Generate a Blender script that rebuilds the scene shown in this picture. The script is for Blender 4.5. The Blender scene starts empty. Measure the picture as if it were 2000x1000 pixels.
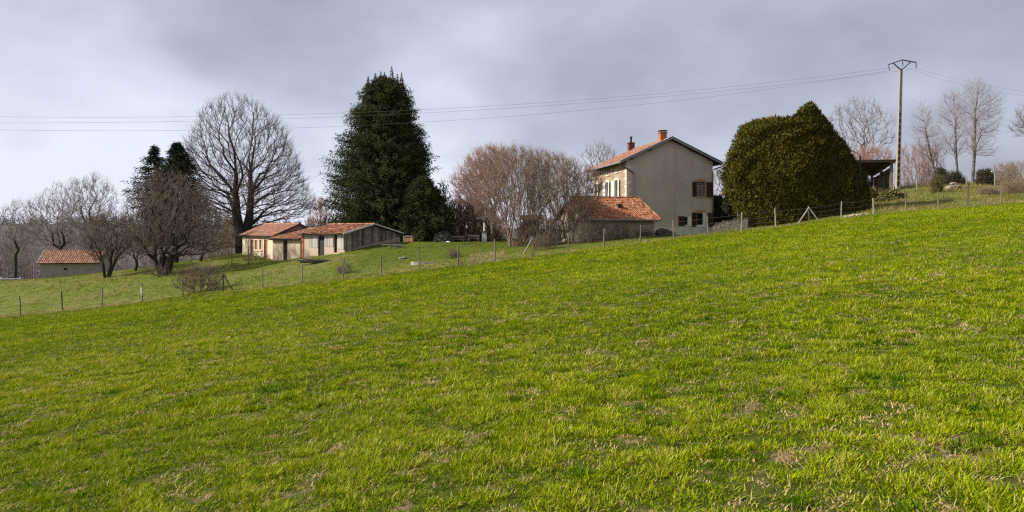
import bpy, math, random
import numpy as np
from mathutils import Vector
rng = np.random.default_rng(11)
random.seed(5)
R = math.radians
F, HZ, EYE = 1500.0, 445.0, 1.6
scene = bpy.context.scene
col = scene.collection

def P(px, py, Y):
    return np.array([(px-1000)/F*Y, Y, EYE+(HZ-py)/F*Y])

# ------------------------------------------------------------------ noise
def _hash(ix, iy, seed):
    n = (ix*374761393 + iy*668265263 + seed*1442695041) & 0x7fffffff
    n = ((n ^ (n >> 13))*1274126177) & 0x7fffffff
    n = ((n ^ (n >> 16))*2246822519) & 0x7fffffff
    return ((n ^ (n >> 15)) & 0xffff)/65535.0
def vnoise(x, y, s, seed=0):
    x = np.asarray(x, float)/s; y = np.asarray(y, float)/s
    ix = np.floor(x).astype(np.int64); iy = np.floor(y).astype(np.int64)
    fx = x-ix; fy = y-iy
    fx = fx*fx*(3-2*fx); fy = fy*fy*(3-2*fy)
    a = _hash(ix, iy, seed); b = _hash(ix+1, iy, seed); c = _hash(ix, iy+1, seed); d = _hash(ix+1, iy+1, seed)
    return (a*(1-fx)+b*fx)*(1-fy)+(c*(1-fx)+d*fx)*fy
def fbm(x, y, s, seed=0, o=3):
    t = 0; w = 0
    for k in range(o):
        t = t+vnoise(x, y, s/2**k, seed+k*17)*.5**k; w += .5**k
    return t/w
def sstep(a, b, x):
    t = np.clip((np.asarray(x, float)-a)/(b-a), 0, 1); return t*t*(3-2*t)

# ------------------------------------------------------------------ terrain
EDGE = [(-500,686,63),(0,623,57),(250,597,55),(500,567,53),(750,540,52),(1000,508,52),(1200,483,52.5),(1380,463,53),(1550,442,54),(1700,422,56),(1850,408,59),(2000,396,62),(2500,352,70)]
edge_pts = np.array([P(*e) for e in EDGE])
def edge_y(x): return np.interp(x, edge_pts[:,0], edge_pts[:,1])
CTRL = [tuple(p) for p in edge_pts]
for Y in (-4, 6, 18, 32, 44):
    for X in (-60,-30,-10,10,30,60):
        CTRL.append((X, Y, .112*X-.011*max(Y,0)))
for px,py,Y in [(-200,575,78),(0,553,78),(100,546,82),(200,536,78),(322,528,70),(390,565,57),(470,497,84),(475,497,81),(540,507,71.5),(600,503,68),(672,497,65.5),(780,474,73),
    (880,474,82),(830,476,78),(1000,476,72),(700,505,60),(800,512,58),(1000,488,58),(900,500,58),(1100,478,60),(1180,470,61),(1290,465,65),(1392,461,73),(1440,449,60),(1520,440,60),
    (1600,430,60),(1690,417,61),(1720,390,76),(1690,376,84),(1753,380,76),(1850,373,76),(1900,360,83),(2000,364,79),(2000,352,90),(2150,345,84),(1800,385,68),(1950,385,68),(1750,372,90)]:
    CTRL.append(tuple(P(px,py,Y)))
for X,Y,Z in [(-60,105,-6.5),(-20,105,-2.0),(0,100,.2),(15,92,.9),(20,105,1.2),(45,105,5.6),(70,105,8.0),(-45,95,-4.6),(75,80,8.2),(-80,78,-7),(-80,55,-9)]:
    CTRL.append((X,Y,Z))
CTRL = np.array(CTRL)
def _k(r2): return .5*r2*np.log(r2+1e-9)
def _tps(C, lam=2.0):
    n = len(C); X = C[:,:2]
    d2 = ((X[:,None]-X[None])**2).sum(2)
    A = np.zeros((n+3, n+3)); A[:n,:n] = _k(d2)+lam*np.eye(n)
    A[:n,n] = 1; A[:n,n+1:] = X; A[n,:n] = 1; A[n+1:,:n] = X.T
    b = np.zeros(n+3); b[:n] = C[:,2]
    return np.linalg.solve(A, b)
_W = _tps(CTRL)
def _tps_eval(x, y):
    n = len(CTRL); out = np.empty(len(x))
    for i in range(0, len(x), 20000):
        xs = x[i:i+20000]; ys = y[i:i+20000]
        d2 = (xs[:,None]-CTRL[None,:,0])**2+(ys[:,None]-CTRL[None,:,1])**2
        out[i:i+20000] = _k(d2)@_W[:n]+_W[n]+_W[n+1]*xs+_W[n+2]*ys
    return out
def smooth_ground(x, y):
    x = np.atleast_1d(np.asarray(x, float)); y = np.atleast_1d(np.asarray(y, float))
    cx = np.clip(x, -80, 80); cy = np.clip(y, -6, 106)
    z = _tps_eval(cx, cy)
    d = np.hypot(x-cx, y-cy)
    r = np.hypot(x, y)
    far = -16+sstep(230, 620, r)*(12+7*fbm(x, y, 260, 5, 3)+4*sstep(300,-500,x))-sstep(800,1500,r)*20
    w = sstep(0, 90, d)
    return z*(1-w)+far*w
def ground(x, y):
    x = np.atleast_1d(np.asarray(x, float)); y = np.atleast_1d(np.asarray(y, float))
    z = smooth_ground(x, y)
    out = sstep(-.5, 2.5, y-edge_y(x))
    near = sstep(140, 100, np.hypot(x, y))
    z = z+near*(1-out)*((fbm(x,y,3.6,3,1)-.5)*.07+(fbm(x,y,9,9,1)-.5)*.12)
    z = z+near*out*((fbm(x,y,3.2,31,1)-.5)*.24+(fbm(x,y,6,41,1)-.5)*.25)
    return z
def gz(x, y): return float(ground(x, y)[0])
def on_ground(px, Y):
    x = (px-1000)/F*Y
    return np.array([x, Y, gz(x, Y)])

# ------------------------------------------------------------------ objects
def tag(o, label, cat, group=None, kind=None):
    if label: o['label'] = label
    if cat: o['category'] = cat
    if group: o['group'] = group
    if kind: o['kind'] = kind
    return o
def thing(name, label, cat, loc=(0,0,0), rz=0.0, group=None):
    o = bpy.data.objects.new(name, None); col.objects.link(o)
    o.location = loc; o.rotation_euler = (0,0,rz); o.empty_display_size = .3
    return tag(o, label, cat, group)
def mesh_obj(name, V, faces, mat, parent=None, smooth=False, local=False, attrs=None, uv=None):
    """faces: list of int arrays (n,3) / (n,4); V world coordinates (made relative to the parent's location unless local)"""
    V = np.asarray(V, np.float32).reshape(-1,3)
    me = bpy.data.meshes.new(name)
    faces = [np.asarray(f, np.int32) for f in faces if len(f)]
    nl = sum(f.size for f in faces); nf = sum(len(f) for f in faces)
    me.vertices.add(len(V)); me.loops.add(nl); me.polygons.add(nf)
    if parent is not None and not local:
        V = V-np.array(parent.location, np.float32)
        a = parent.rotation_euler.z
        if abs(a) > 1e-9:
            c, s = math.cos(-a), math.sin(-a)
            V = np.stack([V[:,0]*c-V[:,1]*s, V[:,0]*s+V[:,1]*c, V[:,2]], 1).astype(np.float32)
    me.vertices.foreach_set('co', np.ascontiguousarray(V).ravel())
    me.loops.foreach_set('vertex_index', np.concatenate([f.ravel() for f in faces]))
    st = []; off = 0
    for f in faces:
        k = f.shape[1]; st.append(off+np.arange(len(f))*k); off += f.size
    me.polygons.foreach_set('loop_start', np.concatenate(st).astype(np.int32))
    if smooth: me.polygons.foreach_set('use_smooth', np.ones(nf, bool))
    for nm, data in (attrs or {}).items():
        at = me.attributes.new(nm, 'FLOAT', 'POINT'); at.data.foreach_set('value', np.asarray(data, np.float32))
    if uv is not None:
        u = me.uv_layers.new(name='UVMap'); u.data.foreach_set('uv', np.asarray(uv, np.float32).ravel())
    me.update(calc_edges=True); me.validate()
    if mat: me.materials.append(mat)
    o = bpy.data.objects.new(name, me); col.objects.link(o)
    if parent is not None: o.parent = parent
    return o

class MB:
    """collects quads / polygons with metre UVs in the parent's local frame"""
    def __init__(s): s.v = []; s.f = []; s.uv = []
    def poly(s, pts, uv=None):
        i = len(s.v); s.v += [tuple(map(float, p)) for p in pts]; s.f.append(list(range(i, i+len(pts))))
        if uv is None:
            p = [Vector(q) for q in pts]; e = p[1]-p[0]
            e = e.normalized() if e.length > 1e-9 else Vector((1,0,0))
            n = (p[1]-p[0]).cross(p[-1]-p[0]); n = n.normalized() if n.length > 1e-9 else Vector((0,0,1))
            t = n.cross(e); uv = [((q-p[0]).dot(e), (q-p[0]).dot(t)) for q in p]
        s.uv += list(uv)
    def box(s, x0, x1, y0, y1, z0, z1):
        a=[(x0,y0,z0),(x1,y0,z0),(x1,y1,z0),(x0,y1,z0),(x0,y0,z1),(x1,y0,z1),(x1,y1,z1),(x0,y1,z1)]
        s.hexa(a)
    def hexa(s, a):
        for q in ((0,1,5,4),(1,2,6,5),(2,3,7,6),(3,0,4,7),(4,5,6,7),(3,2,1,0)): s.poly([a[i] for i in q])
    def slab(s, q, th):
        """quad q (4 pts, outer face CCW) thickened inwards along its normal"""
        p = [Vector(x) for x in q]; n = (p[1]-p[0]).cross(p[3]-p[0]).normalized()*th
        s.hexa([tuple(x-n) for x in p]+[tuple(x) for x in p])
    def bar(s, a, b, w, h=None, up=(0,0,1)):
        h = h or w; a = Vector(a); b = Vector(b); d = (b-a).normalized()
        u = Vector(up)
        if abs(d.dot(u)) > .98: u = Vector((0,1,0))
        r = d.cross(u).normalized(); u = r.cross(d)
        r *= w/2; u *= h/2
        s.hexa([tuple(a-r-u),tuple(a+r-u),tuple(b+r-u),tuple(b-r-u),tuple(a-r+u),tuple(a+r+u),tuple(b+r+u),tuple(b-r+u)])
    def tube(s, path, r, n=6):
        path = [Vector(p) for p in path]; rs = r if isinstance(r, (list,tuple)) else [r]*len(path)
        rings = []
        for i, p in enumerate(path):
            d = (path[min(i+1,len(path)-1)]-path[max(i-1,0)]).normalized()
            u = Vector((0,0,1)) if abs(d.z) < .9 else Vector((1,0,0))
            a = d.cross(u).normalized(); b = a.cross(d)
            rings.append([tuple(p+(a*math.cos(2*math.pi*k/n)+b*math.sin(2*math.pi*k/n))*rs[i]) for k in range(n)])
        for i in range(len(rings)-1):
            for k in range(n): s.poly([rings[i][k], rings[i][(k+1)%n], rings[i+1][(k+1)%n], rings[i+1][k]])
        s.poly(rings[0]); s.poly(rings[-1][::-1])
    def build(s, name, mat, parent=None, smooth=False):
        me = bpy.data.meshes.new(name); me.from_pydata(s.v, [], s.f)
        u = me.uv_layers.new(name='UVMap'); u.data.foreach_set('uv', np.array(s.uv, np.float32).ravel())
        if smooth: me.polygons.foreach_set('use_smooth', np.ones(len(s.f), bool))
        me.materials.append(mat)
        o = bpy.data.objects.new(name, me); col.objects.link(o)
        if parent is not None: o.parent = parent
        return o

# ------------------------------------------------------------------ materials
def new_mat(name):
    m = bpy.data.materials.new(name); m.use_nodes = True
    nt = m.node_tree; nt.nodes.clear()
    return m, nt, nt.nodes, nt.links
def N(nt, t, **k):
    n = nt.nodes.new(t)
    for a, b in k.items():
        if a in n.inputs.keys(): n.inputs[a].default_value = b
        else: setattr(n, a, b)
    return n
def rgba(c): return (c[0], c[1], c[2], 1)
def mixc(nt, fac, a, b, bt='MIX'):
    n = nt.nodes.new('ShaderNodeMix'); n.data_type = 'RGBA'; n.blend_type = bt
    for ix, v in ((0, fac), (6, a), (7, b)):
        sock = n.inputs[ix]
        if isinstance(v, bpy.types.NodeSocket): nt.links.new(v, sock)
        elif isinstance(v, (int, float)): sock.default_value = v if ix == 0 else (v,v,v,1)
        else: sock.default_value = rgba(v)
    return n.outputs[2]
def ramp(nt, src, stops):
    n = nt.nodes.new('ShaderNodeValToRGB'); e = n.color_ramp.elements
    while len(e) < len(stops): e.new(.5)
    for el, (p, c) in zip(e, stops):
        el.position = p; el.color = rgba(c) if not isinstance(c, (int,float)) else (c,c,c,1)
    nt.links.new(src, n.inputs[0]); return n.outputs[0]
def noise(nt, vec, scale, detail=5, rough=.6):
    n = N(nt, 'ShaderNodeTexNoise', Scale=scale, Detail=detail, Roughness=rough)
    if vec is not None: nt.links.new(vec, n.inputs['Vector'])
    return n.outputs['Fac']
def finish(nt, colr, rough=.85, bump=None, bstr=.5, bdist=.02, transl=0, spec=.25, metal=0):
    b = N(nt, 'ShaderNodeBsdfPrincipled'); b.inputs['Roughness'].default_value = rough
    b.inputs['Specular IOR Level'].default_value = spec; b.inputs['Metallic'].default_value = metal
    if isinstance(colr, bpy.types.NodeSocket): nt.links.new(colr, b.inputs['Base Color'])
    else: b.inputs['Base Color'].default_value = rgba(colr)
    if bump is not None:
        bn = N(nt, 'ShaderNodeBump', Strength=bstr, Distance=bdist); nt.links.new(bump, bn.inputs['Height']); nt.links.new(bn.outputs[0], b.inputs['Normal'])
    o = N(nt, 'ShaderNodeOutputMaterial'); sh = b.outputs[0]
    if transl:
        t = N(nt, 'ShaderNodeBsdfTranslucent'); 
        if isinstance(colr, bpy.types.NodeSocket): nt.links.new(colr, t.inputs['Color'])
        else: t.inputs['Color'].default_value = rgba(colr)
        mx = N(nt, 'ShaderNodeMixShader'); mx.inputs[0].default_value = transl
        nt.links.new(sh, mx.inputs[1]); nt.links.new(t.outputs[0], mx.inputs[2]); sh = mx.outputs[0]
    nt.links.new(sh, o.inputs['Surface'])
def coords(nt, kind='Object'):
    return N(nt, 'ShaderNodeTexCoord').outputs[kind]
def mat(name, c1, c2=None, c3=None, scale=3, fine=30, rough=.85, bump=0, island=0, transl=0, spec=.25, metal=0, kind='Object', bdist=.02, lo=.35, hi=.65):
    """mottled surface: c1/c2 by a broad noise, c3 as finer stains, island = brightness spread between loose pieces"""
    m, nt, nodes, links = new_mat(name)
    v = coords(nt, kind); c = c1
    if c2: 
        f = ramp(nt, noise(nt, v, scale), [(lo,0),(hi,1)]); c = mixc(nt, f, c1, c2)
    if c3:
        f = ramp(nt, noise(nt, v, fine, 4, .7), [(.55,0),(.75,1)]); c = mixc(nt, f, c, c3)
    if island:
        g = N(nt, 'ShaderNodeNewGeometry')
        f = N(nt, 'ShaderNodeMapRange'); links.new(g.outputs['Random Per Island'], f.inputs[0]); f.inputs[3].default_value = 1-island; f.inputs[4].default_value = 1+island
        cc = N(nt, 'ShaderNodeCombineXYZ')
        for k in range(3): links.new(f.outputs[0], cc.inputs[k])
        c = mixc(nt, 1.0, c if not isinstance(c, tuple) else c, cc.outputs[0], 'MULTIPLY')
    finish(nt, c, rough, noise(nt, v, fine*1.5, 6, .7) if bump else None, bump, bdist, transl, spec, metal)
    return m
def stone_mat(name, stones, mortar, scale=2.6, stretch=1.6, edge=.06, bstr=.9):
    m, nt, nodes, links = new_mat(name)
    uv = coords(nt, 'Object')
    mp = N(nt, 'ShaderNodeMapping'); links.new(uv, mp.inputs[0]); mp.inputs['Scale'].default_value = (1,1,stretch)
    nz = N(nt, 'ShaderNodeTexNoise', Scale=3.0, Detail=3.0); links.new(mp.outputs[0], nz.inputs['Vector'])
    ad = N(nt, 'ShaderNodeVectorMath', operation='MULTIPLY_ADD'); links.new(nz.outputs['Color'], ad.inputs[0]); ad.inputs[1].default_value = (.25,.25,.25); links.new(mp.outputs[0], ad.inputs[2])
    v1 = N(nt, 'ShaderNodeTexVoronoi', Scale=scale); links.new(ad.outputs[0], v1.inputs['Vector'])
    v2 = N(nt, 'ShaderNodeTexVoronoi', Scale=scale, feature='DISTANCE_TO_EDGE'); links.new(ad.outputs[0], v2.inputs['Vector'])
    sep = N(nt, 'ShaderNodeSeparateColor'); links.new(v1.outputs['Color'], sep.inputs[0])
    c = ramp(nt, sep.outputs[0], [(i/(len(stones)-1), s) for i, s in enumerate(stones)])
    c = mixc(nt, .55, c, mixc(nt, noise(nt, uv, 14, 6, .7), c, 0.02, 'MIX'), 'MIX')
    e = ramp(nt, v2.outputs['Distance'], [(0,0),(edge,1)])
    c = mixc(nt, e, mortar, c)
    finish(nt, c, .9, e, bstr, .03)
    return m
# ------------------------------------------------------------------ vegetation tools
def unit(a): return a/np.maximum(np.linalg.norm(a, axis=-1, keepdims=True), 1e-9)
def prisms(p0, p1, r0, r1, n=3):
    d = unit(p1-p0); ref = np.where(np.abs(d[:,2:3]) > .9, np.array([[1.,0,0]]), np.array([[0,0,1.]]))
    a = unit(np.cross(d, ref)); b = np.cross(a, d); m = len(p0)
    ang = 2*np.pi*np.arange(n)/n
    ring = a[:,None]*np.cos(ang)[None,:,None]+b[:,None]*np.sin(ang)[None,:,None]
    V = np.concatenate([p0[:,None]+ring*r0[:,None,None], (p1+d*(r1*.4)[:,None])[:,None]+ring*r1[:,None,None]], 1).reshape(-1,3)
    base = np.arange(m)[:,None]*2*n; k = np.arange(n)[None]; k2 = (k+1) % n
    Fq = np.stack([base+k, base+k2, base+n+k2, base+n+k], -1).reshape(-1,4)
    return V, Fq
def join(parts):
    V = []; Fs = []; off = 0
    for v, f in parts: V.append(v); Fs.append(f+off); off += len(v)
    return np.concatenate(V), np.concatenate(Fs)
def sample_rows(rows, Y, n, dr=.8, inner=.5, rows_w=None):
    rows = np.array(sorted(rows), float)
    ys = np.linspace(rows[0,0], rows[-1,0], 80)
    l = np.interp(ys, rows[:,0], rows[:,1]); r = np.interp(ys, rows[:,0], rows[:,2])
    w = (r-l)**1.6+3; idx = rng.choice(80, n, p=w/w.sum())
    py = ys[idx]+rng.uniform(-.5,.5,n)*(ys[1]-ys[0])
    l = np.interp(py, rows[:,0], rows[:,1]); r = np.interp(py, rows[:,0], rows[:,2])
    rad = rng.uniform(0,1,n)**inner; ph = rng.uniform(0,2*np.pi,n)
    hw = (r-l)/2/F*Y; cx = ((l+r)/2-1000)/F*Y
    return np.stack([cx+hw*rad*np.cos(ph), Y+hw*dr*rad*np.sin(ph), EYE+(HZ-py)/F*Y], 1)
def grow(stems, pts, bf=.5, step=.9, attach=0, curve=.35, down=.5):
    cap = 60000
    pos = np.zeros((cap,3)); par = np.full(cap,-1); pl = np.zeros(cap); dr = np.zeros((cap,3)); ok = np.zeros(cap,bool); n = 0
    for s in stems:
        for i, p in enumerate(s):
            pos[n] = p
            if i: par[n] = n-1; pl[n] = pl[n-1]+np.linalg.norm(pos[n]-pos[n-1]); dr[n] = unit(pos[n]-pos[n-1])
            else: dr[n] = (0,0,1)
            ok[n] = i >= attach*(len(s)-1)-1e-6
            n += 1
    org = np.mean([s[-1] for s in stems], 0) if len(stems) < 3 else np.mean([s[0] for s in stems], 0)
    pts = pts[np.argsort(np.linalg.norm(pts-org, axis=1))]
    for p in pts:
        d = np.linalg.norm(pos[:n]-p, axis=1)
        c = d+bf*pl[:n]+down*np.maximum(pos[:n,2]-p[2], 0); c[~ok[:n]] = 1e9
        j = int(np.argmin(c)); L = d[j]
        if L < .05: continue
        st = (p-pos[j])/L; c1 = pos[j]+(dr[j]*curve+st*(1-curve))*L*.5
        m = max(1, int(round(L/step))); prev = j; o = pos[j].copy()
        for k in range(1, m+1):
            t = k/m; q = o*(1-t)**2+2*c1*t*(1-t)+p*t*t
            if k < m: q = q+rng.normal(0,.016,3)*L
            pos[n] = q; par[n] = prev; e = np.linalg.norm(q-pos[prev]); pl[n] = pl[prev]+e; dr[n] = (q-pos[prev])/max(e,1e-6); ok[n] = True
            prev = n; n += 1
    return pos[:n], par[:n], dr[:n]
def radii(par, rtip, rbase, ex=2.3):
    n = len(par); s = np.zeros(n); kids = np.zeros(n,int)
    for i in range(n):
        if par[i] >= 0: kids[par[i]] += 1
    s[kids == 0] = rtip**ex
    for i in range(n-1,-1,-1):
        if par[i] >= 0: s[par[i]] += s[i]
    r = s**(1/ex); r0 = r[par < 0].max()
    if rbase:   # rescale so that tips keep rtip and the base gets rbase
        g = math.log(rbase/rtip)/math.log(r0/rtip); r = rtip*(r/rtip)**g
    return r
def twigs(pos, dr, r, rt, per, L, org, up=.25, spread=.7, rad=.011, forks=2, out=.3):
    i = np.where(r < rt)[0]; i = np.repeat(i, per); m = len(i)
    if m == 0: return []
    p0 = pos[i]-dr[i]*rng.uniform(0,.4,(m,1)); o = unit(p0-org)
    d = unit(dr[i]*.7+o*out+np.array([0,0,up])+rng.normal(0,spread*.6,(m,3)))
    l = L*rng.uniform(.4,1.1,(m,1)); p1 = p0+d*l*.5
    d2 = unit(d+np.array([0,0,up*.8])+rng.normal(0,.18,(m,3))); p2 = p1+d2*l*.5
    rr = rad*rng.uniform(.7,1.2,m)
    A = [(p0,p1,rr,rr*.8),(p1,p2,rr*.8,rr*.4)]
    for k in range(forks):
        t = rng.uniform(.2,.95,(m,1)); q = p0*(1-t)+p1*t if k % 2 else p1*(1-t)+p2*t
        dd = unit(d2*.8+rng.normal(0,.55,(m,3))+np.array([0,0,up*.5])); A.append((q, q+dd*l*rng.uniform(.25,.55,(m,1)), rr*.7, rr*.35))
    return A
def tree(name, label, cat, base, stems, pts, bark, twigm, bf=.5, step=.9, attach=.7, rtip=.014, rbase=.3, rt=.03, per=3, L=.8, up=.25, spread=.7,
         trad=.011, forks=2, thick=.07, group=None, curve=.3, down=.5, out=.3, crown='crown', trunk='trunk'):
    pos, par, dr = grow(stems, pts, bf, step, attach, curve, down)
    r = radii(par, rtip, rbase)
    org = np.mean([s[0] for s in stems], 0)
    e = np.where(par >= 0)[0]; a = par[e]
    big = r[e] >= thick
    o = thing(name, label, cat, base, 0, group)
    def seg(sel, n):
        q = e[sel]; w = par[q]
        r0 = np.minimum(r[w], r[q]*1.25); return prisms(pos[w], pos[q], r0, r[q], n)
    if big.any():
        V, Fq = seg(big, 8); mesh_obj(trunk, V, [Fq], bark, o, smooth=True)
    parts = [seg(~big, 4)] if (~big).any() else []
    for (p0,p1,r0,r1) in twigs(pos, dr, r, rt, per, L, org, up, spread, trad, forks, out): parts.append(prisms(p0,p1,r0,r1,3))
    V, Fq = join(parts); mesh_obj(crown, V, [Fq], twigm, o)
    return o
def stem_line(base, top, n=4, wob=.1):
    t = np.linspace(0,1,n)[:,None]; s = base*(1-t)+top*t
    s[1:-1] += rng.normal(0,wob,(n-2,3))*np.array([1,1,.2]); return s
def px_tree(name, label, cat, bpx, bY, fork, rows, npts, bark, twigm, dr=.8, inner=.5, stems=None, sink=.3, **k):
    """a bare tree: base at pixel column bpx on the ground at depth bY, fork pixel (x, y), crown outline rows"""
    b = on_ground(bpx, bY); root = b-np.array([0,0,sink])
    if stems:
        S = []
        for (bx, tx, ty) in stems:
            q = on_ground(bx, bY+rng.uniform(-.5,.5)*.8); q = b+(q-b)*.25; t = P(tx, ty, bY+rng.uniform(-.6,.6))
            S.append(stem_line(q-np.array([0,0,sink]), t, 5, .06))
    else: S = [stem_line(root, P(fork[0], fork[1], bY), 4, .05)]
    pts = sample_rows(rows, bY, npts, dr, inner)
    pts = pts[pts[:,2] > ground(pts[:,0], pts[:,1])+.25]
    return tree(name, label, cat, tuple(b), S, pts, bark, twigm, **k)
def shrub(name, label, cat, bpx, bY, rows, nstem, npts, twigm, spread_px=6, group=None, **k):
    """a many-stemmed bare bush fanning up from its foot"""
    b = on_ground(bpx, bY); S = []
    top = min(r[0] for r in rows)
    for i in range(nstem):
        x = bpx+rng.uniform(-1,1)*spread_px
        q = on_ground(x, bY+rng.uniform(-.4,.4)); S.append(np.array([q-np.array([0,0,.15]), q+np.array([rng.uniform(-.1,.1),rng.uniform(-.1,.1),.25])]))
    pts = sample_rows(rows, bY, npts, .85, .55); pts = pts[pts[:,2] > ground(pts[:,0], pts[:,1])+.15]
    kk = dict(bf=.75, attach=0, rbase=.045, rtip=.008, rt=.02, per=3, L=.5, thick=9, curve=.25, step=.6, trad=.006); kk.update(k)
    return tree(name, label, cat, tuple(b), S, pts, twigm, twigm, group=group, crown='branches', **kk)

def kites(p, d, L, w, nrm=None):
    m = len(p); d = unit(d)
    ref = unit(rng.normal(0,1,(m,3))) if nrm is None else nrm
    s = unit(np.cross(d, ref)); L = np.reshape(L,(-1,1)); w = np.reshape(w,(-1,1))
    V = np.stack([p, p+d*L*.45+s*w*.5, p+d*L, p+d*L*.5-s*w*.5], 1).reshape(-1,3)
    return V, np.arange(m*4).reshape(-1,4)
def conifer(name, label, cat, base, axis, rows, Y, nb, bark, leafm, dens=22, droop=.25, L=.5, w=.13, trunk_r=.35, tmin=.3, group=None, dr=.9, stems=None, zmin=.2, jit=(.78,1.06), rise=.1, clump=.3, spires=(), hang=.3, conez=50):
    """axis: px of the stem at the top and bottom; rows: outline (py, left px, right px)"""
    rows = np.array(sorted(rows), float)
    o = thing(name, label, cat, tuple(base), 0, group)
    py = rng.uniform(0,1,nb)**.85*(rows[-1,0]-rows[0,0])+rows[0,0]
    l = np.interp(py, rows[:,0], rows[:,1]); r = np.interp(py, rows[:,0], rows[:,2])
    ax = np.interp(py, [rows[0,0], rows[-1,0]], axis)
    dy0 = np.zeros(nb)
    if stems:      # several leaders (px offset, top py, cone slope, depth offset)
        A_ = np.array(stems, float); k = rng.integers(0, len(stems), nb)
        for _ in range(30):
            bad = py < A_[k,1]; k[bad] = rng.integers(0, len(stems), bad.sum())
        py = np.maximum(py, A_[k,1]+1)
        f = np.clip((py-rows[0,0])/(rows[-1,0]-rows[0,0])*1.7, 0, 1); ax = ax+A_[k,0]*(1-f); dy0 = A_[k,3]*(1-f)
        l = np.interp(py, rows[:,0], rows[:,1]); r = np.interp(py, rows[:,0], rows[:,2])
        cone = 1.5+(py-A_[k,1])*A_[k,2]; fr_ = py-rows[0,0] > conez
        ax = np.where(fr_, np.interp(py, [rows[0,0], rows[-1,0]], axis), ax); dy0 = np.where(fr_, 0, dy0); cone = np.where(fr_, 1e4, cone)
        l = np.minimum(np.maximum(l, ax-cone), ax-1.5); r = np.maximum(np.minimum(r, ax+cone), ax+1.5)
    ph = rng.uniform(0,2*np.pi,nb); c = np.cos(ph); s = np.sin(ph)
    ext = np.where(c > 0, r-ax, ax-l)/F*Y*rng.uniform(*jit, nb)
    z0 = EYE+(HZ-py)/F*Y; x0 = (ax-1000)/F*Y
    cl = 1+clump*(fbm(ph*2.2+z0*.15, z0*1.1, 1.0, 7, 2)-.52)*2
    ext = ext*cl
    mean = (r-l)/2/F*Y
    endx = x0+c*ext; endy = Y+dy0+s*(mean*dr)*cl*rng.uniform(*jit, nb)
    length = np.hypot(endx-x0, endy-Y-dy0)
    st = np.stack([x0, Y+dy0, z0+length*rise], 1); en = np.stack([endx, endy, z0-length*droop*.2], 1)
    md = (st+en)/2-np.array([0,0,1])*(length*droop*.35)[:,None]+np.array([0,0,.0])
    T = rng.uniform(tmin,1,(nb,dens))**.75; B = np.repeat(np.arange(nb), dens); t = T.ravel()[:,None]
    q = st[B]*(1-t)**2+2*md[B]*t*(1-t)+en[B]*t*t
    tan = unit(2*(1-t)*(md[B]-st[B])+2*t*(en[B]-md[B]))
    side = np.stack([-tan[:,1], tan[:,0], np.zeros(len(tan))],1)
    sg = rng.choice([-1,1], len(q))[:,None]
    d = unit(tan*.8+side*sg*rng.uniform(.2,1.1,(len(q),1))+np.array([0,0,-hang])+rng.normal(0,.25,(len(q),3)))
    q = q+rng.normal(0,.12,q.shape)
    keep = q[:,2] > ground(q[:,0], q[:,1])+zmin
    q = q[keep]; d = d[keep]; m = len(q)
    up = unit(np.array([0,0,1.])+rng.normal(0,.35,(m,3)))
    ln = L*rng.uniform(.55,1.15,m)
    V1 = kites(q, d, ln, w*rng.uniform(.8,1.3,m), up)
    V2 = kites(q+d*.05, d+np.array([0,0,-.35]), ln*.8, w*.9, unit(np.cross(d, np.array([0,0,1.]))+rng.normal(0,.3,(m,3))))
    tip = kites(en[en[:,2] > ground(en[:,0],en[:,1])+zmin]-0, (en-md)[en[:,2] > ground(en[:,0],en[:,1])+zmin]+np.array([0,0,.15]), L*.9, w*.7)
    ps = [V1,V2,tip]
    for (sx,sy,h) in spires:      # leading shoots standing above the crown
        n = int(70+70*h); k = rng.uniform(0,1,n); a = rng.uniform(0,6.28,n); o_ = P(sx,sy,Y)+np.array([0,rng.uniform(-1,1),0])
        p_ = o_-np.stack([np.zeros(n),np.zeros(n),k*h],1); ln_ = .06+.26*k*h
        ps.append(kites(p_, np.stack([np.cos(a),np.sin(a),np.full(n,.35)],1)+rng.normal(0,.15,(n,3)), ln_, np.full(n,.075)))
    V, Fq = join(ps); mesh_obj('crown', V, [Fq], leafm, o)
    top = np.array([(axis[0]-1000)/F*Y, Y, EYE+(HZ-rows[0,0])/F*Y]); bs = np.array(base)-np.array([0,0,.3])
    br = prisms(st, (st+en)/2-np.array([0,0,1])*(length*droop*.25)[:,None], np.full(nb,.035), np.full(nb,.015), 3)
    tr = []
    for off in (stems or [(0,rows[0,0],1,0)]):
        tp = top+np.array([off[0]/F*Y,off[3],(rows[0,0]-off[1])/F*Y]); path = stem_line(bs, tp, 6, .04); s0_ = np.array([bs[0]*.25+tp[0]*.75,bs[1],tp[2]-conez*1.3/F*Y]); path[1:-1] = s0_*(1-np.linspace(0,1,4)[:,None])+tp*np.linspace(0,1,4)[:,None] if stems else path[1:-1]
        rr = np.linspace(trunk_r, .02, 6); tr.append(prisms(path[:-1], path[1:], rr[:-1], rr[1:], 8))
    V, Fq = join(tr+[br]); mesh_obj('trunk', V, [Fq], bark, o)
    return o
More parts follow.
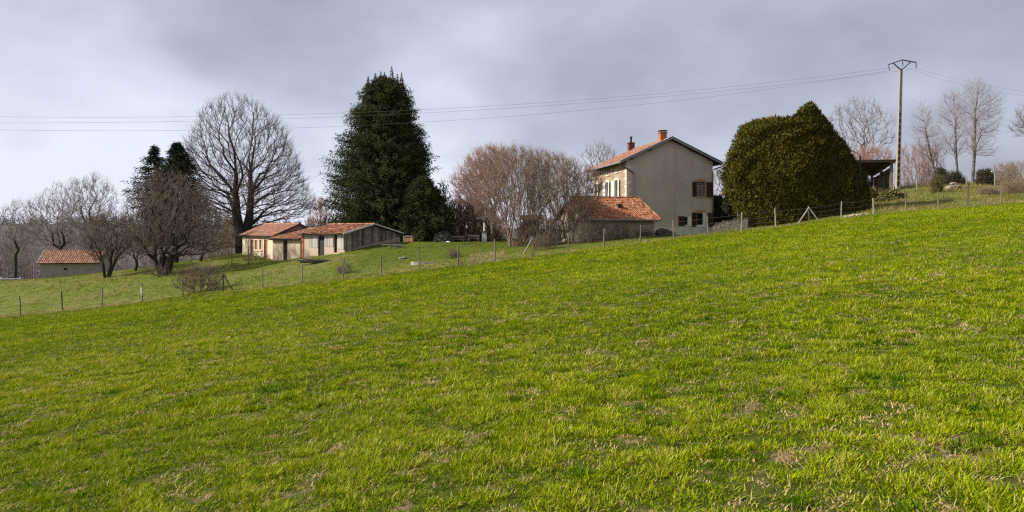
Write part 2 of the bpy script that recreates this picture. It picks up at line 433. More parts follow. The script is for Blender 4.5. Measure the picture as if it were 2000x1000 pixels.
def ivy_mass(name, label, cat, base, rows, Y, n, leafm, dr=.75, L=.35, w=.14, up=.8, lump=.14, group=None, bark=None, zmin=.05, part='foliage', fill=.35, seed=3, plumes=(), wild=.38):
    """dense evergreen body clothed in small upright sprays"""
    rows = np.array(sorted(rows), float); o = thing(name, label, cat, tuple(base), 0, group)
    def shell(n, lo, hi):
        ys = np.linspace(rows[0,0], rows[-1,0], 100)
        wd = np.interp(ys, rows[:,0], rows[:,2]-rows[:,1])+6
        i = rng.choice(100, n, p=wd/wd.sum()); py = ys[i]+rng.uniform(-.5,.5,n)*(ys[1]-ys[0])
        l = np.interp(py, rows[:,0], rows[:,1]); r = np.interp(py, rows[:,0], rows[:,2])
        ph = rng.uniform(0,2*np.pi,n); rad = rng.uniform(lo,hi,n)
        hw = (r-l)/2/F*Y; cx = ((l+r)/2-1000)/F*Y; z = EYE+(HZ-py)/F*Y
        arc = ph*np.maximum(hw,1)
        rad = .95*rad*(1+lump*((fbm(arc+z*.2, z*.55, 1.9, seed, 3)-.5)*1.6+(fbm(arc, z*.3, .55, seed+5, 2)-.5)*.7))
        p = np.stack([cx+hw*rad*np.cos(ph), Y+hw*dr*rad*np.sin(ph), z], 1)
        outw = np.stack([np.cos(ph), np.sin(ph)/dr, np.full(n,.15)], 1)
        k = p[:,2] > ground(p[:,0],p[:,1])+zmin
        return p[k], unit(outw[k])
    p, ow = shell(n, .9, 1.04); m = len(p)
    d = ow*.55+np.array([0,0,up])+rng.normal(0,wild,(m,3))
    a = kites(p, d, L*rng.uniform(.5,1.2,m), w*rng.uniform(.7,1.3,m), unit(ow+rng.normal(0,.5,(m,3))))
    p, ow = shell(int(n*fill), .55, .9); m = len(p)
    b = kites(p, ow*.3+np.array([0,0,up])+rng.normal(0,.5,(m,3)), L*1.8, w*2.6, unit(ow+rng.normal(0,.3,(m,3))))
    ps = [a,b]
    for (sx,sy,h,wd_) in plumes:   # upright shoots breaking the outline
        n_ = int(60+h*60); k = rng.uniform(0,1,n_); an = rng.uniform(0,6.28,n_); o_ = P(sx,sy+(20 if sx < 1550 else 13),Y)+np.array([0,rng.uniform(-1.5,.8),0])
        rr_ = k*wd_*np.sqrt(rng.uniform(0,1,n_)); p_ = o_+np.stack([rr_*np.cos(an),rr_*np.sin(an),-k*h],1)
        ps.append(kites(p_, np.stack([np.cos(an)*.5,np.sin(an)*.5,np.full(n_,1.)],1)+rng.normal(0,.2,(n_,3)), L*rng.uniform(.6,1.1,n_), np.full(n_,w)))
    V, Fq = join(ps); mesh_obj(part, V, [Fq], leafm, o)
    if bark:
        bs = np.array(base); tr = []
        for k in range(5):
            x = bs+np.array([rng.uniform(-.35,.35)*(rows[:,2].max()-rows[:,1].min())/F*Y, rng.uniform(-2,2), 0]); x[2] = gz(x[0],x[1])-.3
            tr.append(prisms(x[None], (x+np.array([rng.uniform(-.2,.2),0,5.]))[None], np.array([.16]), np.array([.05]), 8))
        V, Fq = join(tr); mesh_obj('trunk', V, [Fq], bark, o)
    return o

# ------------------------------------------------------------------ grass
def blades(c, n_per, spread, h, w, tint, lean=.5, bend=True, flat=0.0, z_off=-.005):
    """tufts at c (m,2): n_per blades each; h, tint per tuft"""
    m = len(c); i = np.repeat(np.arange(m), n_per); k = len(i)
    a = rng.uniform(0,2*np.pi,k); rr = np.sqrt(rng.uniform(0,1,k))*np.asarray(spread)[i] if np.ndim(spread) else np.sqrt(rng.uniform(0,1,k))*spread
    x = c[i,0]+rr*np.cos(a); y = c[i,1]+rr*np.sin(a)
    # height of the ground from its tuft's own sample and slope
    g0 = ground(c[:,0], c[:,1]); gx = (ground(c[:,0]+.2, c[:,1])-g0)/.2; gy = (ground(c[:,0], c[:,1]+.2)-g0)/.2
    z = g0[i]+gx[i]*(x-c[i,0])+gy[i]*(y-c[i,1])+z_off
    az = a+rng.normal(0,.9,k); ln = lean*rng.uniform(.3,1.4,k)*(1+flat)
    H = np.asarray(h)[i]*rng.uniform(.55,1.15,k); W = np.asarray(w)[i]*rng.uniform(.7,1.3,k) if np.ndim(w) else w*rng.uniform(.7,1.3,k)
    dx = np.cos(az); dy = np.sin(az); f = az+np.pi/2+rng.normal(0,.6,k); sx = np.cos(f)*W/2; sy = np.sin(f)*W/2
    up = H/np.sqrt(1+ln**2); hor = up*ln
    b = np.stack([x,y,z],1); T = np.asarray(tint)[i]+rng.normal(0,.09,k)
    s = np.stack([sx,sy,np.zeros(k)],1)
    if bend:
        md = b+np.stack([dx*hor*.35,dy*hor*.35,up*.6],1); tp = b+np.stack([dx*hor,dy*hor,up],1)
        V = np.stack([b-s, b+s, md+s*.8, md-s*.8, tp],1).reshape(-1,3); o = np.arange(k)[:,None]*5
        return V, [o+np.array([[0,1,2,3]]), o+np.array([[3,2,4]])], np.repeat(T,5)
    tp = b+np.stack([dx*hor,dy*hor,up],1)
    V = np.stack([b-s,b+s,tp],1).reshape(-1,3); o = np.arange(k)[:,None]*3
    return V, [o+np.array([[0,1,2]])], np.repeat(T,3)
def wedge_points(y0, y1, dens, margin=2.5, half=.72):
    """random points of the ground strip between two depths in front of the camera"""
    A = (half*(y0+y1)/2+margin)*2*(y1-y0); n = int(A*dens)
    y = rng.uniform(y0,y1,int(n*1.0)); xm = half*y+margin
    hi = half*y1+margin; x = rng.uniform(-hi,hi,int(n*1.0)*1); k = np.abs(x) < xm
    return np.stack([x[k],y[k]],1)
def grass_mat(name, cols, transl=.35):
    m, nt, nodes, links = new_mat(name)
    at = N(nt, 'ShaderNodeAttribute'); at.attribute_name = 'tint'
    c = ramp(nt, at.outputs['Fac'], cols)
    v = coords(nt, 'Object'); c = mixc(nt, 1.0, c, ramp(nt, noise(nt, v, .22, 4, .65), [(.36,(.80,.86,.85)),(.64,(1.18,1.1,1.0))]), 'MULTIPLY')
    finish(nt, c, .75, transl=transl, spec=.08)
    return m
# ------------------------------------------------------------------ ground sheet and grass
def axis(lo, hi, st, far):
    c = np.arange(lo, hi+st*.5, st); g = st*1.18**np.arange(1, 60); g = np.cumsum(g); g = g[g < far]
    return np.concatenate([(lo-g)[::-1], c, hi+g])
xs = axis(-72, 80, .7, 2600); ys = axis(-6, 104, .6, 2600)
GX, GY = np.meshgrid(xs, ys); gx = GX.ravel(); gy = GY.ravel()
GZ = ground(gx, gy)
nx, ny = len(xs), len(ys)
ii = (np.arange(ny-1)[:,None]*nx+np.arange(nx-1)[None]).ravel()
out = sstep(-.6, 1.0, gy-edge_y(gx)+(fbm(gx,gy,2.2,77)-.5)*1.2)
pxx = gx/np.maximum(gy,1)*F+1000
lawn_z = sstep(-15,-10,gx)*sstep(6,1,gx)*sstep(56,60,gy)*sstep(98,88,gy)
strip_z = out*sstep(3.2,.3,gy-edge_y(gx))
hill_z = out*sstep(25,32,gx)*sstep(56,62,gy)
far_z = sstep(130,240,np.hypot(gx,gy))
m, nt, nodes, links = new_mat('ground_soil_and_turf')
v = coords(nt, 'Object')
def A(n):
    a = N(nt, 'ShaderNodeAttribute'); a.attribute_name = n; return a.outputs['Fac']
n1 = noise(nt, v, 2.2, 6, .65); n2 = noise(nt, v, 7, 6, .7); n3 = noise(nt, v, .22, 4)
turf = mixc(nt, ramp(nt, n2, [(.32,0),(.66,1)]), (.040,.056,.006), (.085,.095,.016))
turf = mixc(nt, ramp(nt, n1, [(.52,0),(.60,1)]), turf, (.20,.135,.08))
past = mixc(nt, ramp(nt, n2, [(.3,0),(.7,1)]), (.070,.098,.012), (.165,.195,.026))
past = mixc(nt, ramp(nt, n3, [(.45,0),(.7,1)]), past, (.17,.15,.05))
lawn = mixc(nt, ramp(nt, n2, [(.3,0),(.7,1)]), (.055,.08,.008), (.12,.15,.014))
dry = mixc(nt, ramp(nt, n1, [(.35,0),(.65,1)]), (.12,.12,.035), (.30,.23,.11))
wood = mixc(nt, n3, (.10,.095,.09), (.15,.135,.13))
c = mixc(nt, A('out'), turf, past); c = mixc(nt, A('lawn'), c, lawn)
hf = N(nt, 'ShaderNodeMath', operation='MULTIPLY'); links.new(A('hill'), hf.inputs[0]); hf.inputs[1].default_value = .6
c = mixc(nt, hf.outputs[0], c, dry)
sf = N(nt, 'ShaderNodeMath', operation='MULTIPLY'); links.new(A('strip'), sf.inputs[0]); sf.inputs[1].default_value = .65
c = mixc(nt, sf.outputs[0], c, dry); c = mixc(nt, A('far'), c, wood)
finish(nt, c, .95, n2, .6, .05, spec=.1)
g = mesh_obj('ground', np.stack([gx,gy,GZ],1), [np.stack([ii,ii+1,ii+nx+1,ii+nx],1)], m, smooth=True,
    attrs=dict(out=out*(1-far_z), lawn=lawn_z, strip=strip_z, hill=hill_z, far=far_z))
g['kind'] = 'structure'; g['label'] = 'sloping farmland falling to the valley'

FIELD = [(0,(.020,.070,.002)),(.28,(.070,.146,.001)),(.50,(.200,.280,.001)),(.70,(.335,.400,.002)),(.80,(.45,.40,.09)),(1,(.62,.46,.28))]
gm = grass_mat('meadow_blades', FIELD, .26)
def field_tufts():
    VV = []; FF = []; TT = []; off = 0
    #   y0  y1  dens n  spread  h   w   bend
    for (y0,y1,dens,n,sp,h,w,bend) in [(2.6,8,980,9,.040,.044,.0076,True),(8,14,400,10,.056,.050,.0097,True),(14,22,180,9,.075,.058,.015,False),(22,34,95,9,.10,.068,.022,False),(34,66,50,9,.145,.085,.033,False)]:
        p = wedge_points(y0,y1,dens,2.0,.74); x,y = p.T
        k = y < edge_y(x)+.3; p = p[k]; x,y = p.T
        far = sstep(14,34,y); a = fbm(x,y,.24,1,2)*(1-far)+fbm(x,y,.42,6,2)*far; b = fbm(x,y,1.1,2,3); c = fbm(x,y,6,4,2); near = sstep(34,9,y)
        cover = .6*a+.4*b
        bare = cover < .285+.055*near
        keep = (~bare | (rng.uniform(0,1,len(x)) < .75)) & (rng.uniform(0,1,len(x)) < .68+.32*sstep(.26,.40,a))
        p = p[keep]; a=a[keep]; b=b[keep]; c=c[keep]; bare=bare[keep]; x,y = p.T; near = near[keep]
        lush = sstep(.52,.72,fbm(x,y,.8,8,2)); gap = sstep(.56,.40,a)
        t = np.minimum(.515+(a-.5)*.62+(c-.5)*.10-lush*.05+rng.normal(0,.08,len(x)), .70)
        straw = rng.uniform(0,1,len(x)) < (.02+.05*near+.09*gap*near); t = np.where(straw, rng.uniform(.74,1,len(x)), t)
        t = np.where(bare, np.where(rng.uniform(0,1,len(x)) < .15+.5*near, rng.uniform(.72,1.0,len(x)), t), t)
        hh = h*(.80+1.05*sstep(.42,.70,a)+.15*lush)*np.where(bare|straw,.8,1)
        V,Fs,T = blades(p, n, sp, hh, w, t, 1.25, bend)
        VV.append(V); TT.append(T)
        for f in Fs: FF.append(f+off)
        off += len(V)
    # dead blades lying in the sward
    for (y0,y1,d1,d2,ln_,w) in [(2.6,8,34,420,.075,.0055),(8,15,20,260,.08,.007),(15,28,5,90,.09,.012)]:
        p = wedge_points(y0,y1,d2,2.0,.74); x,y = p.T; a = fbm(x,y,.24,1,2); b = fbm(x,y,1.1,2,3); cv = .6*a+.4*b
        pr = d1/d2+.85*sstep(.36,.31,cv); k = (rng.uniform(0,1,len(p)) < pr) & (y < edge_y(x)); p = p[k]
        V,Fs,T = blades(p, 3, .05, np.full(len(p),ln_), w, rng.uniform(.70,1.0,len(p)), 3.0, True, z_off=.012); VV.append(V); TT.append(T)
        for f in Fs: FF.append(f+off)
        off += len(V)
    # thicker tufts standing above the sward
    for (y0,y1,de,n,sp,h,w,bend) in [(2.6,9,4.5,80,.075,.080,.0072,True),(9,18,3.4,50,.09,.085,.010,True),(18,34,1.8,26,.12,.10,.018,False),(34,64,1.0,16,.15,.12,.03,False)]:
        p = wedge_points(y0,y1,de,2.0,.74); x,y = p.T; p = p[(y < edge_y(x)) & (rng.uniform(0,1,len(p)) < .35+.9*sstep(.4,.7,fbm(x,y,2.2,55,2)))]; k = len(p)
        t = np.where(rng.uniform(0,1,k) < .55, rng.uniform(.20,.38,k), rng.uniform(.44,.62,k))
        V,Fs,T = blades(p, n, sp*rng.uniform(.6,1.4,k), h*rng.uniform(.7,1.15,k), w, t, .8, bend); VV.append(V); TT.append(T)
        for f in Fs: FF.append(f+off)
        off += len(V)
    p = wedge_points(4,26,.9,1,.7); V,Fs,T = blades(p, 2, .03, np.full(len(p),.13), .005, np.full(len(p),.95), .8, True)
    VV.append(V); TT.append(T)
    for f in Fs: FF.append(f+off)
    q = [f for f in FF if f.shape[1]==4]; t3 = [f for f in FF if f.shape[1]==3]
    o = mesh_obj('meadow_grass', np.concatenate(VV), [np.concatenate(q), np.concatenate(t3)], gm, attrs=dict(tint=np.clip(np.concatenate(TT),0,1)))
    tag(o, 'bright green pasture grass with straw patches covering the field', 'grass', kind='stuff')
field_tufts()
ROUGH = [(0,(.03,.06,.008)),(.3,(.09,.155,.008)),(.5,(.175,.215,.014)),(.68,(.27,.24,.07)),(.85,(.40,.31,.16)),(1,(.56,.44,.29))]
rm = grass_mat('rough_blades', ROUGH, .3)
def dry_patch(x, y):
    """the mown straw bank beside the trough and below the bushes"""
    px = x/y*F+1000
    return sstep(860,930,px)*sstep(1010,975,px)*sstep(60.5,58.5,y)
def rough_tufts():
    p = wedge_points(50,96,16,4,.70); x,y = p.T; e = y-edge_y(x); k = e > -.6; p = p[k]; e = e[k]; x,y = p.T
    lawn = sstep(-15,-10,x)*sstep(6,1,x)*sstep(56,60,y); hill = sstep(25,31,x)*sstep(.5,3,e)
    strip = sstep(2.6,.2,np.abs(e-.3)); dp = np.maximum(dry_patch(x,y), .75*sstep(425,455,x/y*F+1000)*sstep(560,520,x/y*F+1000)*sstep(64,68,y)*sstep(.40,.60,fbm(x,y,2.5,91,2)))
    a = fbm(x,y,1.1,21,2); b = fbm(x,y,4.5,22,3)
    t = .42+(a-.5)*.5+(b-.5)*.3+hill*.18; t = np.where(lawn > .5, .42+(a-.5)*.5+(b-.5)*.5, t)
    t = t+strip*.30*sstep(.35,.6,b+.1); t = np.maximum(t, dp*(.8+.1*a)); t += rng.normal(0,.07,len(t))
    tus = (a > .60) & (lawn < .5)
    h = .08+.05*a+np.where(tus,.08,0)+hill*np.where(a>.5,.22,.06)+strip*.07*b+dp*.12
    keep = (rng.uniform(0,1,len(x)) < np.clip(.55+.35*strip+.3*hill+.3*dp,0,1))
    V,Fs,T = blades(p[keep], 8, .2+.06*hill[keep], h[keep], .028, t[keep], .8, False)
    o = mesh_obj('rough_grass', V, Fs, rm, attrs=dict(tint=np.clip(T,0,1)))
    tag(o, 'tussocky olive and straw grass growing beyond the field fence', 'grass', kind='stuff')
rough_tufts()

# ------------------------------------------------------------------ building helpers
def onwall(O, d, px, py):
    k = (px-1000)/F; s = (k*O[1]-O[0])/(d[0]-k*d[1]); Y = O[1]+d[1]*s
    return s, EYE+(HZ-py)/F*Y
def wall_holes(mb, W, s0, s1, z0, z1, holes, depth=.25):
    S = sorted({s0,s1,*[h[0] for h in holes],*[h[1] for h in holes]}); Z = sorted({z0,z1,*[h[2] for h in holes],*[h[3] for h in holes]})
    S = [s for s in S if s0 <= s <= s1]; Z = [z for z in Z if z0 <= z <= z1]
    for a,b in zip(S,S[1:]):
        for c,d in zip(Z,Z[1:]):
            ms,mz = (a+b)/2,(c+d)/2
            if any(h[0]<ms<h[1] and h[2]<mz<h[3] for h in holes): continue
            mb.poly([W(a,0,c),W(b,0,c),W(b,0,d),W(a,0,d)])
    for (a,b,c,d) in holes:
        for q in ([(a,c),(b,c)],[(b,c),(b,d)],[(b,d),(a,d)],[(a,d),(a,c)]):
            (p,r),(t,u) = q; mb.poly([W(p,0,r),W(t,0,u),W(t,-depth,u),W(p,-depth,r)])
def wbox(mb, W, s0, s1, n0, n1, z0, z1):
    mb.hexa([W(s0,n1,z0),W(s1,n1,z0),W(s1,n0,z0),W(s0,n0,z0),W(s0,n1,z1),W(s1,n1,z1),W(s1,n0,z1),W(s0,n0,z1)])
def tiles(mb, e0, e1, r1, r0, cw=.24, rh=.34, hgt=.05, jit=.012, holes=0.0, sag=0.0):
    """clay tiles from the eave e0-e1 up to the ridge r0-r1 as separate curved pieces"""
    e0,e1,r1,r0 = map(lambda p: np.array(p,float), (e0,e1,r1,r0))
    nc = max(2,int(round(np.linalg.norm(e1-e0)/cw))); nr = max(2,int(round(np.linalg.norm(r0-e0)/rh)))
    nrm = np.cross(e1-e0, r0-e0); nrm /= np.linalg.norm(nrm)
    if nrm[2] < 0: nrm = -nrm
    def pt(u,t,h): 
        p = (e0*(1-u)+e1*u)*(1-t)+(r0*(1-u)+r1*u)*t
        return p+nrm*(h-sag*math.sin(math.pi*u)*math.sin(math.pi*min(1,t+.2)))
    for j in range(nr):
        t0 = j/nr-.012; t1 = min((j+1)/nr+.02, 1.0)
        for i in range(nc):
            if holes and random.random() < holes: continue
            dz = random.uniform(-jit,jit); du = random.uniform(-jit,jit)*.4/ (nc*cw)*4; dt = random.uniform(-jit,jit)/ (nr*rh)
            us = [(i+k)/nc+du for k in (0,.22,.5,.78,1.0)]; hs = [.0,hgt*.8,hgt,hgt*.8,.0]
            lo = [pt(u,t0+dt,h+.035+dz) for u,h in zip(us,hs)]; hi = [pt(u,t1,h+.012+dz) for u,h in zip(us,hs)]
            b = len(mb.v); mb.v += [tuple(p) for p in lo+hi]
            for k in range(4): mb.f.append([b+k,b+k+1,b+6+k,b+5+k]); mb.uv += [(0,0)]*4
def ridge_caps(mb, a, b, r=.11, step=.38):
    a = Vector(a); b = Vector(b); n = max(2,int((b-a).length/step)); 
    for i in range(n):
        p = a.lerp(b,i/n); q = a.lerp(b,(i+1.06)/n); d = (q-p).normalized(); s = d.cross(Vector((0,0,1))).normalized(); z = random.uniform(-.008,.012)
        prof = [(-1.0,-.45),(-.7,.25),(0,.55),(.7,.25),(1.0,-.45)]
        P0 = [p+s*(x*r*1.05)+Vector((0,0,y*r*1.1+z)) for x,y in prof]; P1 = [q+s*(x*r*.92)+Vector((0,0,y*r*.95+z)) for x,y in prof]
        k0 = len(mb.v); mb.v += [tuple(x) for x in P0+P1]
        for k in range(4): mb.f.append([k0+k,k0+k+1,k0+6+k,k0+5+k]); mb.uv += [(0,0)]*4
def planks(mb, W, s0, s1, z0, zt, w=.16, n=.02, gap=.012, jit=.03, drop=0.0):
    """upright boards from s0 to s1; z0, zt are functions of s"""
    s = s0
    while s < s1-.02:
        b = min(s+w*random.uniform(.75,1.25), s1)
        if random.random() >= drop:
            zz = z0(s)+random.uniform(-jit,jit); ze = min(zt(s),zt(b))
            o = random.uniform(0,n)
            mb.hexa([W(s,.012+o,zz),W(b-gap,.012+o,zz),W(b-gap,-.012+o,zz),W(s,-.012+o,zz),W(s,.012+o,zt(s)),W(b-gap,.012+o,zt(b-gap)),W(b-gap,-.012+o,zt(b-gap)),W(s,-.012+o,zt(s))])
        s = b

# materials for the buildings
def tile_mat(name, stops, dirt=(.16,.10,.06), lich=.25):
    m, nt, nodes, links = new_mat(name)
    g = N(nt, 'ShaderNodeNewGeometry'); v = coords(nt, 'Object')
    c = ramp(nt, g.outputs['Random Per Island'], stops)
    c = mixc(nt, ramp(nt, noise(nt, v, .7, 5, .65), [(.42,0),(.72,1)]), c, mixc(nt, .32, c, dirt))
    c = mixc(nt, ramp(nt, noise(nt, v, 9, 4, .7), [(.60,0),(.72,lich)]), c, (.42,.38,.26))
    finish(nt, c, .85, noise(nt, v, 40, 4), .3, .01); return m
M_tile = tile_mat('clay_tiles', [(0,(.23,.10,.065)),(.3,(.34,.15,.095)),(.6,(.40,.19,.12)),(.85,(.45,.26,.18)),(1,(.26,.14,.11))], (.15,.11,.08), .5)
M_tile_old = tile_mat('old_clay_tiles', [(0,(.20,.075,.04)),(.35,(.34,.13,.065)),(.65,(.43,.20,.105)),(.9,(.48,.27,.16)),(1,(.24,.15,.10))], (.20,.13,.08), .45)
M_tile_orange = tile_mat('orange_clay_tiles', [(0,(.24,.075,.04)),(.3,(.40,.13,.06)),(.6,(.48,.18,.085)),(.85,(.52,.27,.15)),(1,(.22,.11,.075))], (.20,.13,.06), .6)
m, nt, nodes, links = new_mat('gable_render'); M_render = m; v = coords(nt, 'Object')
mp = N(nt, 'ShaderNodeMapping'); links.new(v, mp.inputs[0]); mp.inputs['Scale'].default_value = (1.6,1.6,.16)
c = mixc(nt, ramp(nt, noise(nt, v, .30, 5, .6), [(.35,0),(.65,1)]), (.45,.385,.31), (.545,.475,.39))
c = mixc(nt, ramp(nt, noise(nt, mp.outputs[0], 1.1, 6, .65), [(.52,0),(.74,.55)]), c, (.30,.26,.215))
c = mixc(nt, ramp(nt, noise(nt, v, 1.3, 6, .7), [(.60,0),(.70,.5)]), c, (.50,.455,.385))
finish(nt, c, .95, noise(nt, v, 5, 5), .05, .01)
M_plinth = mat('peeling_white_plinth', (.66,.65,.66), (.50,.48,.47), (.33,.29,.25), 2.2, 7, .9, .3)
M_front = stone_mat('front_masonry', [(.46,.35,.21),(.36,.25,.14),(.52,.43,.30),(.42,.30,.18)], (.50,.42,.30), 2.6, 1.5, .09)
M_stone = stone_mat('rubble_masonry', [(.50,.40,.29),(.64,.50,.35),(.40,.32,.24),(.70,.56,.42),(.54,.38,.26)], (.48,.38,.27), 2.4, 1.9, .07)
M_darkstone = stone_mat('mossy_dry_stone', [(.06,.055,.045),(.12,.10,.08),(.09,.09,.05),(.16,.13,.10)], (.025,.022,.018), 2.2, 2.0, .09)
M_quoin = mat('dressed_stone', (.72,.64,.54), (.58,.51,.42), None, 4, 20, .9, .2, island=.15)
M_brick = mat('pink_brick', (.36,.20,.13), (.46,.29,.20), (.28,.15,.10), 6, 25, .9, .2)
M_chim = mat('chimney_brick', (.34,.11,.055), (.42,.17,.085), (.22,.09,.06), 5, 24, .9, .3)
M_chimdark = mat('sooty_brick', (.13,.045,.03), (.18,.07,.045), (.07,.04,.03), 5, 24, .9, .3)
M_shutter = mat('dark_brown_shutter', (.040,.018,.013), (.065,.030,.022), None, 5, 30, .6)
M_white = mat('white_paint', (.78,.78,.78), (.68,.67,.66), None, 3, 20, .6)
M_offwhite = mat('weathered_white_wood', (.60,.60,.60), (.46,.45,.44), None, 2, 20, .7)
M_glass = mat('dark_glass', (.012,.013,.015), None, rough=.12, spec=.5)
M_curtain = mat('net_curtain', (.20,.20,.20), (.30,.30,.30), None, 4, 20, .6)
M_deck = mat('dark_roof_timber', (.045,.034,.026), (.07,.052,.04), None, 3, 20, .85)
M_zinc = mat('grey_zinc', (.30,.31,.33), (.24,.25,.27), None, 2, 20, .5, metal=.35)
M_pipe = mat('dark_downpipe', (.11,.105,.10), (.08,.075,.07), None, 2, 20, .55)
M_cream = mat('cream_render', (.70,.59,.43), (.62,.51,.36), (.48,.38,.26), 1.1, 7, .95, .06)
M_tan = mat('tan_render', (.62,.51,.37), (.54,.43,.30), (.38,.29,.19), 1.3, 6, .95, .08)
M_pinkwall = mat('pink_lime_render', (.56,.43,.31), (.50,.40,.30), (.36,.25,.17), 1.4, 3.5, .95, .3)
M_greywall = mat('grey_cement_and_shaded_render', (.36,.325,.295), (.29,.26,.235), (.22,.19,.17), 1.2, 6, .95, .3)  # valley shed cement; on the cream shed's gable it stands for shaded render
M_redwood = mat('red_brown_wood', (.20,.060,.032), (.26,.09,.05), None, 3, 20, .7)
M_board = mat('weathered_boards', (.29,.245,.195), (.12,.095,.075), (.50,.45,.39), 1.6, 8, .9, .4, island=.6)
M_panel = mat('pale_board_panel', (.48,.45,.41), (.36,.33,.29), (.25,.22,.19), 2.5, 8, .9, .4, island=.3)
M_black = mat('shadowed_door_wood', (.022,.018,.016), (.035,.028,.024), None, 3, 20, .8)
M_blackblue = mat('dark_slate_door', (.045,.042,.050), (.03,.028,.034), None, 3, 20, .7)
M_metal = mat('rusty_sheet', (.10,.085,.075), (.06,.05,.045), (.16,.10,.07), 1, 8, .8)
M_conc = mat('pale_concrete', (.42,.37,.30), (.33,.29,.24), (.30,.27,.22), 1.5, 9, .95, .3)
M_polec = mat('pole_concrete', (.36,.31,.24), (.27,.23,.18), None, 2, 12, .9, .2)
M_post = mat('weathered_post', (.25,.215,.17), (.15,.13,.10), (.09,.075,.06), 4, 16, .95, .4)
M_steel = mat('galvanised_steel', (.20,.21,.23), (.16,.17,.19), None, 4, 20, .5, metal=.5)
M_wire = mat('conductor_wire', (.17,.165,.165), None, rough=.5)
M_orangewood = mat('orange_wood', (.42,.22,.10), (.36,.18,.08), None, 3, 20, .8)

# ------------------------------------------------------------------ the farmhouse
th = R(10); ct, st_ = math.cos(th), math.sin(th)
HO = P(1224,460,72); zb = .40
H = thing('farmhouse', 'large two storey farmhouse with blank grey rendered gable and orange tiled roof', 'house', (HO[0],HO[1],zb), th)
def G(px, py): s,z = onwall(HO, (ct,st_), px, py); return s, z-zb
def Lw(px, py): s,z = onwall(HO, (-st_,ct), px, py); return s, z-zb
w = G(1392,400)[0]; L = 11.5
WG = lambda s,n,z: (s,-n,z)           # gable wall, n outwards
WL = lambda s,n,z: (-n,s,z)           # long wall on the sunny side
WR = lambda s,n,z: (w+n,s,z); WB = lambda s,n,z: (s,L+n,z)
z_e = 7.75-zb; z_r = 10.08-zb; ovl, ovf = .72, .50
slope = (z_r-z_e)/(w/2+ovl)
wt = z_e+slope*ovl-.16                 # top of the side walls
gh = [(*[G(1361.5,383)[0],G(1376.5,383)[0]], G(1370,383)[1], G(1370,355)[1]), (G(1361.5,440)[0],G(1375.5,440)[0],G(1368,441)[1],G(1368,415)[1]), (G(1336.5,438)[0],G(1349.5,438)[0],G(1343,440)[1],G(1343,423)[1])]
mb = MB(); zp = G(1350,443)[1]
wall_holes(mb, WG, 0, w, zp, wt, gh, .28)
mb.poly([WG(0,0,wt),WG(w,0,wt),WG(w/2,0,wt+slope*w/2)])
mb.poly([WB(0,0,-1.5),WB(w,0,-1.5),WB(w,0,wt),WB(w/2,0,wt+slope*w/2),WB(0,0,wt)])
mb.poly([WR(0,0,-1.5),WR(L,0,-1.5),WR(L,0,wt),WR(0,0,wt)])
mb.build('wall', M_render, H)
lw = []
for (a,b,t,bo) in [(1201.3,1207.6,352,388),(1183.5,1188.6,356,388),(1202.5,1207.5,329,336),(1185.6,1189.4,336.5,342)]:
    s0 = Lw(b,t)[0]; s1 = Lw(a,t)[0]; zz0 = Lw((a+b)/2,bo)[1]; zz1 = Lw((a+b)/2,t)[1]; lw.append((s0,s1,zz0,zz1))
for s in (9.6,): lw.append((s,s+.9,lw[0][2],lw[0][3]))
for s in (1.6,4.6,7.6): lw.append((s,s+1.0,.9,2.9))
mb = MB(); wall_holes(mb, WL, 0, L, -1.5, wt, lw, .25); mb.build('side_wall', M_front, H)
mb = MB(); wbox(mb, WG, -.03, w+.03, .035, -.05, -1.6, zp); mb.build('plinth', M_plinth, H)
# quoins
mb = MB(); z = .6; k = 0
while z < wt-.3:
    lg = .42 if k % 2 else .22; wbox(mb, WG, -.02, lg, .022, -.05, z, z+.33); wbox(mb, WL, 0.0, .55 if k%2==0 else .3, .025, -.05, z, z+.33); z += .36; k += 1
mb.build('quoins', M_quoin, H)
# roof
rf = MB(); y0,y1 = -ovf, L+.4
tiles(rf, (-ovl,y1,z_e),(-ovl,y0,z_e),(w/2,y0,z_r),(w/2,y1,z_r)); tiles(rf, (w+ovl,y0,z_e),(w+ovl,y1,z_e),(w/2,y1,z_r),(w/2,y0,z_r)); ridge_caps(rf,(w/2,y0,z_r+.06),(w/2,y1,z_r+.06))
roof = rf.build('roof', M_tile, H)
dk = MB()
dk.slab([(-ovl,y1,z_e-.01),(-ovl,y0,z_e-.01),(w/2-.002,y0,z_r-.01),(w/2-.002,y1,z_r-.01)],.07); dk.slab([(w+ovl,y0,z_e-.01),(w+ovl,y1,z_e-.01),(w/2+.002,y1,z_r-.01),(w/2+.002,y0,z_r-.01)],.07)
for y in np.arange(.4,L,.9):
    for sg,(a,b) in ((0,(-ovl+.05,0)),(1,(w,w+ovl-.05))):
        za = z_e+slope*((a+ovl) if not sg else (w+ovl-a))-.14; zz = z_e+slope*((b+ovl) if not sg else (w+ovl-b))-.14
        dk.bar((a,y,za),(b,y,zz),.09,.12)
for x in (w*.26,w*.5,w*.74,w*.05,w*.95):
    zz = z_e+slope*(min(x,w-x)+ovl)-.17; dk.bar((x,.0,zz),(x,-ovf+.06,zz),.14,.16)
dk.build('roof_deck', M_deck, roof)
bg = MB()
for sg in (0,1):
    a = (-ovl-.03,y0-.03,z_e+.0) if not sg else (w+ovl+.03,y0-.03,z_e+.0); b = (w/2,y0-.03,z_r+.0)
    bg.bar(a,b,.045,.20); a2=(a[0],y0-.01,a[2]+.12); b2=(b[0],y0-.01,b[2]+.12); bg.bar(a2,b2,.22,.025)
bg.build('bargeboard', M_zinc, roof)
